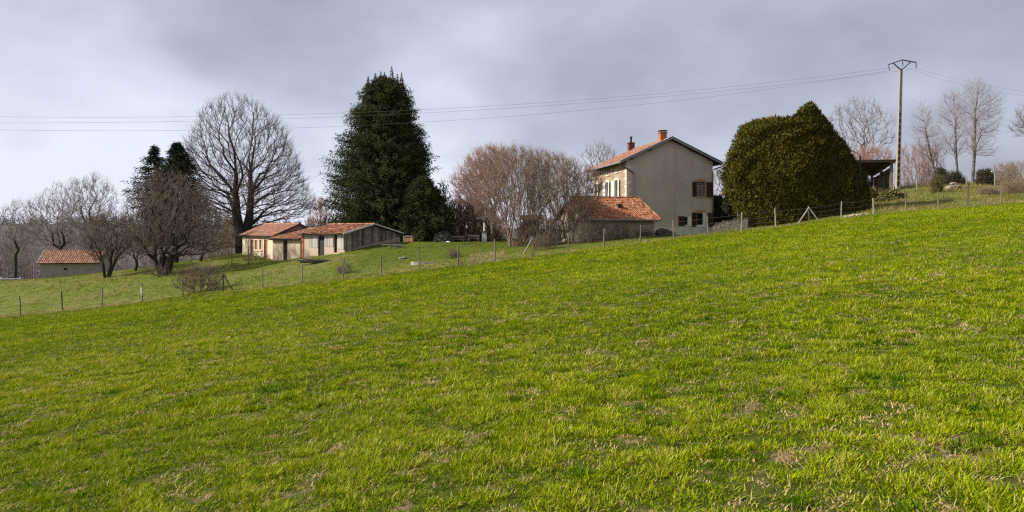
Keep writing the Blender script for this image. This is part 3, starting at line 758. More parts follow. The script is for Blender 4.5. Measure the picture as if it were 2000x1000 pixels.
def chimney(u, v, wd, dp, h, m, pipe):
    zt = z_r-abs(u-w/2)*slope; c = MB(); c.box(u-wd/2,u+wd/2,v-dp/2,v+dp/2,zt-.5,zt+h)
    c.box(u-wd/2-.05,u+wd/2+.05,v-dp/2-.05,v+dp/2+.05,zt+h,zt+h+.09)
    o = c.build('chimney', m, roof); q = MB()
    if pipe: q.tube([(u,v,zt+h+.09),(u,v,zt+h+.65)],.11,8); q.tube([(u,v,zt+h+.65),(u,v,zt+h+.75)],.16,8)
    else:
        for dx in (-1,1):
            for dy in (-1,1): q.box(u+dx*wd*.4-.04,u+dx*wd*.4+.04,v+dy*dp*.4-.04,v+dy*dp*.4+.04,zt+h+.09,zt+h+.22)
        q.box(u-wd*.62,u+wd*.62,v-dp*.6,v+dp*.6,zt+h+.22,zt+h+.28)
    q.build('cowl' if pipe else 'chimney_cap', M_metal if not pipe else M_black, o)
chimney(w/2-.1,1.7,.62,.62,.72,M_chim,False); chimney(w/2-.15,10.9,.62,.6,.75,M_chimdark,True)
for x in (-ovl-.07,w+ovl+.07): gt = MB(); gt.tube([(x,y0+.02,z_e-.05),(x,y1,z_e-.05)],.075,8); gt.build('gutter', M_zinc, H)
for pts in ([(-ovl-.05,-.1,z_e-.10),(-ovl+.1,-.13,z_e-.30),(G(1237,340)[0]-.1,-.11,G(1237,336)[1]),(G(1237,340)[0],-.10,G(1237,341)[1]),(G(1237,340)[0],-.10,-.6)],
            [(w+ovl+.04,-.1,z_e-.1),(w+ovl-.02,-.12,z_e-.35),(w+.05,-.11,wt-.75),(w-.02,-.10,wt-1.0),(w-.02,-.10,-.4)]):
    p = MB(); p.tube(pts,.055,8); p.build('downpipe', M_pipe, H)
def window(W, s0,s1,z0,z1, frame_m, pane_m, n=-.16, bars=1, sill=None, rails=()):
    f = MB(); t = .06
    wbox(f,W,s0,s0+t,n+.04,n-.03,z0,z1); wbox(f,W,s1-t,s1,n+.04,n-.03,z0,z1); wbox(f,W,s0+t,s1-t,n+.038,n-.03,z1-t,z1); wbox(f,W,s0+t,s1-t,n+.038,n-.03,z0,z0+t)
    for k in range(bars): c = s0+(s1-s0)*(k+1)/(bars+1); wbox(f,W,c-.025,c+.025,n+.036,n-.02,z0+t,z1-t)
    for r in rails: zz = z0+(z1-z0)*r; wbox(f,W,s0+t,s1-t,n+.034,n-.02,zz-.02,zz+.02)
    o = f.build('window', frame_m, H); g = MB(); wbox(g,W,s0+.01,s1-.01,n-.005,n-.025,z0+.01,z1-.01); g.build('pane', pane_m, o)
    if sill: g = MB(); wbox(g,W,s0-.12,s1+.12,.09,-.14,z0-.11,z0-.002); g.build('sill', sill, o)
    return o
def shutter(W, s0, s1, z0, z1, m, n0=.03, swing=0.0, label=None, arch=0):
    """swing: how far (m) the free edge stands off the wall; the hinge is at s0"""
    f = MB(); th_ = .04
    def Q(t,n,z): s = s0+(s1-s0)*t; return W(s,n0+n+swing*t,z)
    nb = 4
    for k in range(nb):
        a,b = k/nb,(k+1)/nb-.02; za = z1-arch*(1-((k+.5)/nb))**2 if arch else z1
        f.hexa([Q(a,th_,z0),Q(b,th_,z0),Q(b,0,z0),Q(a,0,z0),Q(a,th_,za),Q(b,th_,za),Q(b,0,za),Q(a,0,za)])
    for zz in (z0+(z1-z0)*.14, z0+(z1-z0)*.80):
        f.hexa([Q(.02,th_+.025,zz),Q(.96,th_+.025,zz),Q(.96,th_,zz),Q(.02,th_,zz),Q(.02,th_+.025,zz+.1),Q(.96,th_+.025,zz+.1),Q(.96,th_,zz+.1),Q(.02,th_,zz+.1)])
    f.bar(Q(.06,th_+.012,z0+(z1-z0)*.2), Q(.9,th_+.012,z0+(z1-z0)*.8), .03, .09, up=(0,-1,0))
    o = f.build('shutter', m, H)
    if label: o['label'] = label
def surround(W, s0,s1,z0,z1, m, tt=.17, arch=.12):
    f = MB(); wbox(f,W,s0-tt*.6,s0,.03,-.1,z0,z1); wbox(f,W,s1,s1+tt*.6,.03,-.1,z0,z1)
    n = 7
    for k in range(n):
        a = s0-tt+(s1-s0+2*tt)*k/n; b = s0-tt+(s1-s0+2*tt)*(k+1)/n-.012; c = ((k+.5)/n-.5)*2; zz = z1-arch*.2+arch*(1-c*c)-.06
        wbox(f,W,a,b,.035,-.1,zz,zz+.24)
    f.build('window_surround', m, H)
a,b,c,d = gh[0]; window(WG,a,b,c,d,M_redwood,M_curtain,bars=1,sill=M_brick,rails=(.25,.45,.65,.82)); surround(WG,a,b,c,d,M_brick)
shutter(WG,a-.07,G(1352,370)[0],G(1356,384)[1],G(1356,355)[1],M_shutter); shutter(WG,b+.16,w-.06,G(1386,385)[1],G(1386,356)[1],M_shutter,swing=.16)
a,b,c,d = gh[1]; window(WG,a,b,c,d,M_white,M_glass,bars=0,sill=M_white); surround(WG,a,b,c,d,M_brick,.15,.10)
f = MB(); wbox(f,WG,b-.09,b+.10,.032,-.26,c,d); wbox(f,WG,a+.065,b-.095,-.10,-.14,c,c+.10); f.build('window_reveal', M_white, H)
shutter(WG,a-.06,G(1351,430)[0],G(1356,443)[1],G(1356,415)[1],M_shutter); shutter(WG,b+.30,w-.08,G(1386,443)[1],G(1386,416)[1],M_shutter,swing=.30)
f = MB(); wbox(f,WG,b+.14,b+.26,.05,.02,c-.02,d-.28); f.build('shutter_panel', M_offwhite, H)
a,b,c,d = gh[2]; window(WG,a,b,c,d,M_white,M_glass,bars=0); f = MB(); wbox(f,WG,b-.32,b+.05,.03,-.12,c-.06,d); wbox(f,WG,a-.04,b-.325,.05,-.12,c-.07,c+.02); f.build('window_reveal', M_white, H)
shutter(WG,a+.06,G(1324.5,430)[0],G(1330,441)[1],G(1330,422.5)[1],M_shutter)
for i,(a,b,c,d) in enumerate(lw):
    small = i in (2,3)
    window(WL,a,b,c,d,M_white if small else M_offwhite,M_glass,n=-.12,bars=0 if small else 1,sill=M_quoin)
    if not small and i < 5:
        sw = min(.62,(b-a)*.75)
        shutter(WL,a-.03,a-.03-sw,c,d,M_white,.03,.10); shutter(WL,b+.03,b+.03+sw,c,d,M_white,.03,.10)
        f = MB(); wbox(f,WL,a-.12,b+.12,.03,-.08,d,d+.25); f.build('lintel', M_quoin, H)
    elif small:
        for q in ((a-.09,a),(b,b+.09)): f = MB(); wbox(f,WL,*q,.03,-.08,c-.09,d); f.build('jamb', M_quoin, H)

# ------------------------------------------------------------------ stone outbuilding in front of the house
t2 = R(25); OO = P(1147,465,62.5)
gb = gz(OO[0]+3,OO[1]+1)-.2
B = thing('stone_outbuilding', 'low rubble stone outbuilding with bright orange tiled roof in front of the farmhouse', 'outbuilding', (OO[0],OO[1],gb), t2)
W1, D1, ov = 6.25, 4.4, 1.05
ze = 2.27-gb; zr = 4.20-gb; sl = (zr-ze)/(D1/2+ov); wtop = ze+sl*ov-.12
mb = MB()
F1 = lambda s,n,z: (s,-.5-n,z); S1 = lambda s,n,z: (-n,s,z)
wall_holes(mb,F1,0,W1,-1.2,wtop-.5*sl,[],.3); mb.poly([(W1,-.5,-1.2),(W1,0,-1.2),(W1,D1,-1.2),(W1,D1,wtop),(W1,D1/2,wtop+sl*D1/2),(W1,-.5,wtop-.5*sl)]); mb.poly([(0,D1,-1.2),(W1,D1,-1.2),(W1,D1,wtop),(0,D1,wtop)])
mb.build('wall', M_stone, B)
mb = MB(); wall_holes(mb,S1,-.5,D1,-1.2,wtop-.5*sl,[(1.3,1.75,1.2,1.95)],.25); mb.poly([(0,-.5,wtop-.5*sl),(0,D1,wtop-.5*sl),(0,D1,wtop),(0,D1/2,wtop+sl*D1/2)]); mb.build('end_wall', M_pinkwall, B)
mb = MB(); wbox(mb,S1,1.3,1.75,-.12,-.15,1.2,1.95); o = mb.build('window', M_black, B); mb = MB(); wbox(mb,S1,1.22,1.83,.06,-.1,1.12,1.198); mb.build('sill', M_quoin, o)
mb = MB(); xl,xr = -.28,W1+.28
tiles(mb,(xl,-ov,ze),(xr,-ov,ze),(xr,D1/2,zr),(xl,D1/2,zr),.22,.30,.045,.012); tiles(mb,(xr,D1+ov,ze),(xl,D1+ov,ze),(xl,D1/2,zr),(xr,D1/2,zr),.22,.30); ridge_caps(mb,(xl,D1/2,zr+.05),(xr,D1/2,zr+.05)); ridge_caps(mb,(xr-.03,-ov,ze+.07),(xr-.03,D1/2,zr+.05),.10)
rf2 = mb.build('roof', M_tile_orange, B)
mb = MB(); mb.slab([(xl,-ov,ze-.01),(xr,-ov,ze-.01),(xr,D1/2-.002,zr-.01),(xl,D1/2-.002,zr-.01)],.06); mb.slab([(xr,D1+ov,ze-.01),(xl,D1+ov,ze-.01),(xl,D1/2+.002,zr-.01),(xr,D1/2+.002,zr-.01)],.06)
for x in np.arange(.1,W1+.2,.6): mb.bar((x,-ov+.05,ze-.12),(x,.0,ze+sl*ov-.12),.08,.1)
mb.build('roof_deck', M_deck, rf2)
mb = MB(); mb.bar((xl-.03,-ov,ze+.0),(xl-.03,D1/2,zr+.0),.05,.20); mb.build('bargeboard', M_offwhite, rf2)
mb = MB(); mb.tube([(xl,-ov-.06,ze-.04),(xr,-ov-.06,ze-.04)],.06,8); mb.build('gutter', M_zinc, B)
mb = MB(); mb.box(3.3,3.75,.55,.9,ze+sl*(.55+ov)-.05,ze+sl*(.9+ov)+.16); mb.build('roof_vent', M_metal, rf2)
# ------------------------------------------------------------------ the sheds
def shed(name, label, O, deg, w, L, zb, ze, zr, ovl, ovf, tile_m, wall_m, gable_m, holes=(), front=True, back_ov=.2, holes_t=0.0, sag=0.0, jit=.012, wall_extra=None, ovr=None):
    T = thing(name, label, 'shed', (O[0],O[1],zb), R(deg)); ovr = ovl if ovr is None else ovr
    ze -= zb; zr -= zb; sl = (zr-ze)/(w/2+ovl); wt = ze+sl*ovl-.10
    WL_ = lambda s,n,z: (-n,s,z); WG_ = lambda s,n,z: (s,-n,z)
    mb = MB(); wall_holes(mb,WL_,0,L,-1.2,wt,holes,.2); mb.poly([(w,0,-1.2),(w,L,-1.2),(w,L,wt),(w,0,wt)])
    mb.poly([(0,L,-1.2),(w,L,-1.2),(w,L,wt),(w/2,L,wt+sl*w/2),(0,L,wt)]); mb.build('wall', wall_m, T)
    if gable_m: mb = MB(); mb.poly([(0,0,-1.2),(w,0,-1.2),(w,0,wt),(w/2,0,wt+sl*w/2),(0,0,wt)]); mb.build('gable_wall', gable_m, T)
    y0,y1 = -ovf,L+back_ov; mb = MB()
    tiles(mb,(-ovl,y1,ze),(-ovl,y0,ze),(w/2,y0,zr),(w/2,y1,zr),.24,.34,.05,jit,holes_t,sag); tiles(mb,(w+ovl,y0,ze),(w+ovl,y1,ze),(w/2,y1,zr),(w/2,y0,zr),.24,.34,.05,jit,holes_t,sag); ridge_caps(mb,(w/2,y0,zr+.05),(w/2,y1,zr+.05))
    rf = mb.build('roof', tile_m, T); mb = MB()
    mb.slab([(-ovl,y1,ze-.02-sag),(-ovl,y0,ze-.02),(w/2-.002,y0,zr-.02),(w/2-.002,y1,zr-.02)],.06); mb.slab([(w+ovl,y0,ze-.02),(w+ovl,y1,ze-.02),(w/2+.002,y1,zr-.02),(w/2+.002,y0,zr-.02)],.06); mb.build('roof_deck', M_deck, rf)
    return T, rf, WL_, WG_, wt, sl, ze, zr
# cream shed
AO = P(537,507,72); dA = (-math.sin(R(36)),math.cos(R(36)))
def A2(px,py): s,z = onwall(AO,dA,px,py); return s,z+1.45
ho = []
for (p0,p1,t,b) in [(489.5,494.8,468.5,500),(498.2,502.6,469,487),(507,511.2,468.5,487),(516.2,522,468,503)]:
    s0 = A2(p1,t)[0]; s1 = A2(p0,t)[0]; ho.append((s0,s1,A2((p0+p1)/2,b)[1],A2((p0+p1)/2,t)[1]))
TA,rfA,WLA,WGA,wtA,slA,zeA,zrA = shed('cream_shed','cream rendered shed with orange tile roof and red brown doors beside the big bare tree',AO,36,4.6,10,-1.45,.80,1.98,.35,.25,M_tile,M_cream,M_greywall,ho)  # gable painted grey for its shaded side, long wall cream
for i,(a,b,c,d) in enumerate(ho):
    mb = MB(); wbox(mb,WLA,a+.02,b-.02,-.10,-.15,c,d-.01)
    if i in (0,3):
        wbox(mb,WLA,a+.15,b-.15,-.09,-.12,c+.2,d-.2); mb.build('door', M_redwood, TA)
    else:
        o = mb.build('window', M_redwood, TA); mb = MB(); wbox(mb,WLA,a+.2,b-.2,-.085,-.11,c+.15,d-.15); mb.build('pane', M_curtain, o)
    for q in ((a-.22,a-.002),(b+.002,b+.2)): mb = MB(); wbox(mb,WLA,*q,.03,-.05,max(c,-.2),d+.05); mb.build('jamb', M_pinkwall, TA)
a,b = ho[2][0],ho[1][1]; mb = MB(); wbox(mb,WLA,a-.25,b+.25,.08,-.05,ho[1][2]-.16,ho[1][2]-.002); mb.build('sill', M_pinkwall, TA)
mb = MB()
for sg,xx in ((0,-.37),(1,4.97)): mb.bar((xx,-.27,zeA-.03),(2.3,-.27,zrA-.03),.05,.16)
mb.build('bargeboard', M_deck, rfA)
# wooden shed
CO = P(672,497,66); dC = (-math.sin(R(56.4)),math.cos(R(56.4))); zc = -.75
def C2(px,py): s,z = onwall(CO,dC,px,py); return s,z-zc
dn = [(C2(633.5,470)[0],C2(621,470)[0],-.6,C2(627,460)[1]),(C2(658.5,470)[0],C2(652,470)[0],.2,C2(655,458)[1])]
TC,rfC,WLC,WGC,wtC,slC,zeC,zrC = shed('timber_shed','long low shed with plank gable and sagging worn tile roof on stone footing',CO,56.4,7.0,5.3,zc,1.08,1.92,.32,.25,M_tile_old,M_pinkwall,None,dn,sag=.10,jit=.03,holes_t=.012)
mb = MB(); planks(mb,WGC,0,7.0,lambda s: .35+.16*s,lambda s: wtC+slC*min(s,7-s)-.03,.27,.05,.018,.06,.03); mb.build('plank_gable', M_board, TC)
mb = MB(); mb.poly([WGC(0,-.06,-1.2),WGC(7,-.06,-1.2),WGC(7,-.06,wtC),WGC(3.5,-.06,wtC+slC*3.5),WGC(0,-.06,wtC)]); mb.build('gable_lining', M_black, TC)
mb = MB(); mb.hexa([WGC(0,.10,-1.2),WGC(7,.10,-1.0),WGC(7,-.05,-1.0),WGC(0,-.05,-1.2),WGC(0,.10,.38),WGC(7,.10,.38+.16*7),WGC(7,-.05,.38+.16*7),WGC(0,-.05,.38)]); mb.build('stone_footing', M_stone, TC)
mb = MB(); wbox(mb,WLC,dn[0][0],dn[0][1],-.12,-.16,-.6,dn[0][3]); o = mb.build('door', M_blackblue, TC)
mb = MB(); wbox(mb,WLC,dn[1][0],dn[1][1],-.12,-.16,.2,dn[1][3]); mb.build('doorway', M_black, TC)
for (p0,p1,t,b) in [(604,620.5,462,483.5),(634.5,651,461,481),(659.5,671.5,459,486)]:
    s0 = C2(p1,t)[0]; s1 = C2(p0,t)[0]; zt = wtC-.02; zz = C2((p0+p1)/2,b)[1]
    mb = MB(); planks(mb,WLC,s0,s1,lambda s,z=zz: z,lambda s,z=zt: z,.22,.03,.02,.05); mb.build('board_panel', M_panel, TC)
mb = MB(); wbox(mb,WLC,5.05,5.30,.05,-.05,-1.1,wtC); mb.build('brick_pier', M_chim, TC)
mb = MB()
for xx,m_ in ((-.34,0),(7.34,1)): mb.bar((xx,-.27,zeC+.0),(3.5,-.27,zrC+.03),.05,.12)
mb.build('bargeboard', M_offwhite, rfC)
# rendered lean-to between them
BO = np.array([CO[0]+dC[0]*5.55, CO[1]+dC[1]*5.55, 0]); zb2 = -1.0
def B2(px,py): s,z = onwall(BO,dC,px,py); return s,z-zb2
db = [(B2(561,480)[0],B2(553,480)[0],-1.0,B2(557,468)[1])]
TB,rfB,WLB,WGB,wtB,slB,zeB,zrB = shed('rendered_shed','small tan rendered shed with one narrow dark doorway between cream shed and timber shed',BO,56.4,6.4,3.75,zb2,.58,1.50,.32,.05,M_tile_old,M_tan,M_tan,db,sag=.05,jit=.025)
a,b,c,d = db[0]; mb = MB(); wbox(mb,WLB,a,b,-.12,-.16,c,d); mb.build('door', M_black, TB)
# distant shed low on the left
DO = P(79,540,95); zd = -4.6
D = thing('valley_shed', 'small grey walled shed with plain orange roof low in the valley', 'shed', (DO[0],DO[1],zd), R(15))
zeD = -2.8-zd; zrD = -1.32-zd; slD = (zrD-zeD)/2.9; mb = MB()
for q in ([(0,0),(6.7,0)],[(6.7,0),(6.7,5)],[(6.7,5),(0,5)],[(0,5),(0,0)]): (a,b),(c,d) = q; mb.poly([(a,b,-1.5),(c,d,-1.5),(c,d,zeD+.12),(a,b,zeD+.12)])
for x in (0,6.7): mb.poly([(x,0,zeD+.12),(x,5,zeD+.12),(x,2.5,zrD-.06)])
mb.build('wall', M_greywall, D)
mb = MB(); tiles(mb,(-.25,-.4,zeD),(6.95,-.4,zeD),(6.95,2.5,zrD),(-.25,2.5,zrD)); tiles(mb,(6.95,5.4,zeD),(-.25,5.4,zeD),(-.25,2.5,zrD),(6.95,2.5,zrD)); ridge_caps(mb,(-.25,2.5,zrD+.05),(6.95,2.5,zrD+.05)); o = mb.build('roof', M_tile, D)
mb = MB(); mb.slab([(-.25,-.4,zeD-.01),(6.95,-.4,zeD-.01),(6.95,2.498,zrD-.01),(-.25,2.498,zrD-.01)],.06); mb.build('roof_deck', M_deck, o)
mb = MB(); mb.bar((-.27,-.42,zeD),(-.27,2.5,zrD),.05,.2); mb.build('bargeboard', M_offwhite, o)
mb = MB(); mb.box(2.6,2.95,-.03,.1,.95,1.2); mb.build('window', M_black, D)
# open barn up on the hill
BX = P(1741,376,80.5); zbn = gz(BX[0]-1,BX[1]+3)-.1; zf = 8.6-zbn
K = thing('open_barn', 'dark open fronted barn with flat sheet roof beside the power pole', 'barn', (BX[0],BX[1],zbn), R(-13))
wd,dp = 9.5,9.0
mb = MB(); mb.slab([(-wd-.3,-.7,zf+.12),(.55,-.7,zf+.12),(.55,dp+.3,zf-.75),(-wd-.3,dp+.3,zf-.75)],.05); mb.build('roof', M_metal, K)
mb = MB(); mb.bar((-wd-.3,-.62,zf+.0),(.5,-.62,zf+.0),.08,.2)
for y in (1.5,3.8,6.1,8.4): mb.bar((-wd,y,zf-.1-.094*y),(.3,y,zf-.1-.094*y),.1,.16)
mb.build('beam', M_deck, K)
for i,(x,y) in enumerate([(0,0),(0,4.4),(0,8.8),(-4.7,0.0),(-4.7,8.8),(-wd,0),(-wd,8.8)]):
    mb = MB(); mb.box(x-.14,x+.14,y-.14,y+.14,-.6,zf-.1-.09*y); mb.build('post', M_post if i == 0 else M_board, K)
mb = MB(); WKR = lambda s,n,z: (n+.16,s,z); planks(mb,WKR,.3,8.7,lambda s: .1,lambda s: zf-.45-.094*s,.55,.02,.03,.1,.03); mb.bar((.1,.2,1.0),(.1,8.7,1.0),.06,.14); mb.bar((.1,.2,2.2),(.1,8.7,2.1),.06,.14); mb.build('side_boards', M_board, K)
mb = MB(); WKB = lambda s,n,z: (s,8.95+n,z); planks(mb,WKB,-wd,-.2,lambda s: .05,lambda s: zf-1.15,.6,.02,.06,.1,.16); mb.bar((-wd,8.9,1.3),(0,8.9,1.3),.06,.14); mb.build('back_boards', M_board, K)
# ------------------------------------------------------------------ fences
def post_mesh(h, r, m, seed):
    rr = random.Random(seed); mb = MB(); n = 7; rings = []
    for k in range(5):
        z = -.3+(h+.3)*k/4; ox,oy = rr.uniform(-.012,.012),rr.uniform(-.012,.012)
        rings.append([(ox+r*rr.uniform(.85,1.15)*math.cos(2*math.pi*i/n)*(1-.12*k/4), oy+r*rr.uniform(.85,1.15)*math.sin(2*math.pi*i/n)*(1-.12*k/4), z+(rr.uniform(-.03,.03) if k == 4 else 0)) for i in range(n)])
    for k in range(4):
        for i in range(n): mb.poly([rings[k][i],rings[k][(i+1)%n],rings[k+1][(i+1)%n],rings[k+1][i]])
    mb.poly(rings[-1]); return mb
def fence(label, posts, off, wires, name='wire_fence', braces=(), group=None, rad=.050, mats=None, depth=None):
    pts = []; T = None
    for i,(px,ptop) in enumerate(posts):
        Y = 54.0
        for _ in range(6): Y = edge_y((px-1000)/F*Y)+off if depth is None else depth
        p = on_ground(px, float(Y))
        if T is None: T = thing(name, label, 'fence', tuple(p), 0, group)
        top = EYE+(HZ-ptop)/F*p[1]; h = max(.7, min(1.75, top-p[2])); pts.append((p,h))
        m = (mats or {}).get(px, M_post)
        o = post_mesh(h, rad*random.uniform(.85,1.15), m, i).build('post', m, T)
        o.location = p-np.array(T.location); o.rotation_euler = (random.uniform(-.05,.05),random.uniform(-.06,.06),random.uniform(0,6))
        for (bpx,dx0,dx1) in braces:
            if bpx == px:
                for dx in (dx0,dx1):
                    q = on_ground(px+dx, float(Y)-.1); b = MB(); b.tube([tuple(q-p-np.array([0,0,.1])),(0,0,h*.93)],.05,7); bo = b.build('brace', m, T); bo.location = p-np.array(T.location)
        if px == 278:
            mb = MB(); mb.tube([(0,-.09,h*.35),(.03,-.11,h*.5),(-.03,-.10,h*.62),(.02,-.09,h*.75)],[.05,.08,.07,.05],7); s = mb.build('tied_cloth', M_white, T); s.location = p-np.array(T.location)
    for f in wires:
        mb = MB()
        for (p,h),(q,g) in zip(pts,pts[1:]):
            a = p-np.array(T.location)+np.array([0,-.08,h*f]); b = q-np.array(T.location)+np.array([0,-.08,g*f]); md = (a+b)/2-np.array([0,0,.04])
            mb.tube([tuple(a),tuple(md),tuple(b)],.005,4)
        mb.build('wire', M_wire, T)
    return T
M_postlight = mat('pale_split_post', (.37,.34,.28), (.28,.25,.20), (.17,.15,.12), 4, 16, .95, .4)
M_postdark = mat('dark_old_post', (.11,.095,.08), (.07,.06,.05), None, 4, 16, .95, .4)
lo = [(-120,590),(-40,586),(40,578),(122,568),(200,561),(278,552),(357,544),(436,533),(513,523),(590,515),(670,505),(745,498),(820,486),(895,478),(967,467),(1040,462),(1110,455),(1180,447)]
fence('wire fence of weathered posts along the lower field edge below the sheds', lo, .7, (.35,.62,.9), braces=((436,-22,20),), mats={122:M_postdark,436:M_postdark})
hi = [(1250,440),(1316,430),(1384,422),(1448,415),(1515,408),(1580,403),(1643,394),(1706,387),(1770,378),(1833,375),(1890,361),(1955,357),(2020,350),(2090,344)]
fence('wire fence with pale posts and a braced post before the evergreen hedge', hi, .7, (.35,.62,.9), braces=((1580,-24,22),), mats={1448:M_postlight,1515:M_postlight,1580:M_postlight,1643:M_postlight,1706:M_postlight,1890:M_postdark})
fence('second short fence of thin pale posts up the slope by the power pole', [(1746,358),(1791,352),(1838,350),(1888,345),(1944,339),(2000,332)], 0, (.5,.85), rad=.06, depth=77.5, mats={k:M_postlight for k in (1746,1791,1838,1888,1944,2000)})
fence('garden fence of thin posts on the bank in front of the cream shed', [(453,483),(485,478),(517,476)], 0, (.6,.9), rad=.04, depth=70.0)
# leaning stake and braced stick beside the bushes
def stick(name, label, cat, a, b, r, m):
    mb = MB(); a = np.array(a); b = np.array(b); o = mb.tube([(0,0,0),tuple((b-a)*.5+np.array([.02,.02,0])),tuple(b-a)],[r,r*.9,r*.8],7); o = mb.build(name, m); o.location = tuple(a); return tag(o, label, cat)
a = on_ground(1021,54.6); stick('leaning_stake','pale stake leaning at a steep slant against the bush by the fence','stake', a-np.array([0,0,.1]), P(1040,464,55.2), .06, M_postlight)
# ------------------------------------------------------------------ power pole and wires
PB = P(1753,380,76); PB[2] = gz(PB[0],PB[1]); PT = P(1760,134,76)
pole = thing('power_pole', 'tall concrete power pole with steel crossarm on the hill beside the barn', 'power pole', tuple(PB))
d = PT-PB; hgt = d[2]; lean = d[0]/hgt
def pp(x,y,z): return (x+lean*z,y,z)
mb = MB()
def ring(z): 
    wx = .075*(1-z/hgt)+.115; wy = .06*(1-z/hgt)+.10; return wx,wy
for sx in (-1,1):
    q = []
    for z in (-.6,hgt):
        wx,wy = ring(max(z,0)); x0 = sx*wx; x1 = sx*(wx-.06); q += [pp(min(x0,x1),-wy,z),pp(max(x0,x1),-wy,z),pp(max(x0,x1),wy,z),pp(min(x0,x1),wy,z)]
    mb.hexa(q)
for zz in np.arange(.0,hgt,.62):
    top = zz > hgt*.66; wx,wy = ring(zz); h_ = .62 if top else .24; z1 = min(zz+h_,hgt)
    x = wx-.063; yy = wy*.75
    mb.hexa([pp(-x,-yy,zz),pp(x,-yy,zz),pp(x,yy,zz),pp(-x,yy,zz),pp(-x,-yy,z1-.003),pp(x,-yy,z1-.003),pp(x,yy,z1-.003),pp(-x,yy,z1-.003)])
mb.build('shaft', M_polec, pole)
mb = MB(); wx,wy = ring(0)
mb.hexa([pp(-.125,.02,0),pp(.125,.02,0),pp(.125,.05,0),pp(-.125,.05,0),pp(-.08,.02,hgt*.66),pp(.08,.02,hgt*.66),pp(.08,.05,hgt*.66),pp(-.08,.05,hgt*.66)]); mb.build('recess_shade_web', M_deck, pole)  # dark timber tone paints the shade in the concrete shaft's recesses
def rel(px,py,dy=0): return tuple(P(px,py,76+dy)-PB)
mb = MB(); Lh,Ct,Rh = rel(1734.5,126.5,-.6),rel(1762,117,0),rel(1789.5,122,.6)
mb.bar(Lh,Ct,.10); mb.bar(Ct,Rh,.10); mb.bar(rel(1760,137),rel(1744.5,123.2,-.35),.09); mb.bar(rel(1760.5,137),rel(1779.5,120.2,.35),.09); mb.bar(rel(1760,145),rel(1760.2,134),.16)
mb.build('crossarm', M_steel, pole)
ends = []
for (t,b) in ((Lh,rel(1738,138,-.6)),(rel(1762,118.5),rel(1763.5,129)),(Rh,rel(1789,134,.6))):
    mb = MB(); t = np.array(t); b = np.array(b); path = [tuple(t+(b-t)*k/8) for k in range(9)]; mb.tube(path,[.02,.02,.075,.03,.075,.03,.075,.03,.03],8); mb.build('insulator', M_steel, pole); ends.append(b+PB)
def wire(name, label, cat, pts, r, group=None):
    o = thing(name, label, cat, tuple(pts[0]), 0, group) if False else None
    mb = MB(); a = np.array(pts[0]); mb.tube([tuple(np.array(p)-a) for p in pts], r, 4); ob = mb.build(name, M_wire); ob.location = tuple(a); return tag(ob, label, cat, group)
def span(p0, px1, Y1, knots):
    """a sagging wire from p0 towards pixel column px1 at depth Y1, through the image heights in knots (px, py)"""
    x1 = (px1-1000)/F*Y1; ts,zs = [0.],[p0[2]]
    for (px,py) in knots:
        k = (px-1000)/F; t = (k*p0[1]-p0[0])/((x1-p0[0])-k*(Y1-p0[1])); ts.append(t); zs.append(EYE+(HZ-py)/F*(p0[1]+(Y1-p0[1])*t))
    c = np.polyfit(ts, zs, min(2,len(ts)-1)); c[-1] += p0[2]-np.polyval(c,0)
    return [np.array([p0[0]+(x1-p0[0])*t, p0[1]+(Y1-p0[1])*t, np.polyval(c,t)]) for t in np.linspace(0,1,40)]
gw = 'power lines strung from the concrete pole'
for e,kn,lb in ((ends[1],[(870,212),(0,228)],'topmost power line of the three crossing the sky from the pole to the left'),(ends[2],[(870,218.5),(0,240)],'middle power line of the three crossing in front of the big spruce'),(ends[0],[(870,236),(0,253.5)],'lowest power line of the three crossing in front of the big spruce')):
    wire('power_line', lb, 'power line', span(e,-400,60,kn), .008, gw)
for e,kn,lb in ((ends[2],[(1896,160),(2000,179)],'power line leaving the pole crossarm uphill over the birches, upper one'),(ends[1],[(1896,170),(2000,186)],'fainter lower power line leaving the pole uphill over the birches')):
    wire('power_line', lb, 'power line', span(e,2330,135,kn), .007, gw)
c0 = P(735,290,92); wire('telephone_cable','thin telephone cable rising from the left trees into the big spruce','cable', span(c0,-160,100,[(600,351.5),(60,425)]), .014)

# ------------------------------------------------------------------ trees and bushes
B_dark = mat('dark_bark', (.040,.033,.028), (.062,.052,.044), (.085,.078,.055), 3, 14, .95, .6, bdist=.04)
B_grey = mat('grey_bark', (.10,.088,.075), (.15,.135,.115), (.06,.05,.045), 3, 14, .95, .5)
B_birch = mat('birch_bark', (.20,.185,.17), (.07,.06,.055), None, 5, 14, .9, lo=.42, hi=.55)
T_linden = mat('linden_twigs', (.090,.074,.066), (.135,.112,.102), None, .4, 9, .9)
T_brown = mat('brown_twigs', (.125,.098,.08), (.175,.14,.115), None, .5, 9, .9)
T_grey = mat('grey_twigs', (.19,.16,.145), (.26,.22,.20), None, .5, 9, .9)
T_hazel = mat('hazel_twigs', (.33,.22,.165), (.225,.16,.12), None, .45, 9, .9)
T_pink = mat('pinkish_twigs', (.42,.25,.195), (.32,.205,.155), None, .5, 9, .9)
T_rust = mat('russet_hedge_twigs', (.34,.19,.12), (.27,.17,.11), None, .5, 9, .9)
T_ochre = mat('ochre_twigs', (.34,.24,.10), (.26,.19,.09), None, .5, 9, .9)
T_birch = mat('birch_twigs', (.27,.23,.225), (.34,.295,.285), None, .5, 9, .9)
T_bramble = mat('bramble_canes', (.19,.135,.095), (.13,.10,.075), None, .8, 9, .9)
T_scrub = mat('pale_scrub_twigs', (.32,.23,.16), (.24,.18,.12), None, .8, 9, .9)
L_spruce = mat('spruce_needles', (.082,.092,.032), (.052,.070,.027), (.11,.085,.034), .8, 4, 1, island=.35, transl=.06, spec=.02)
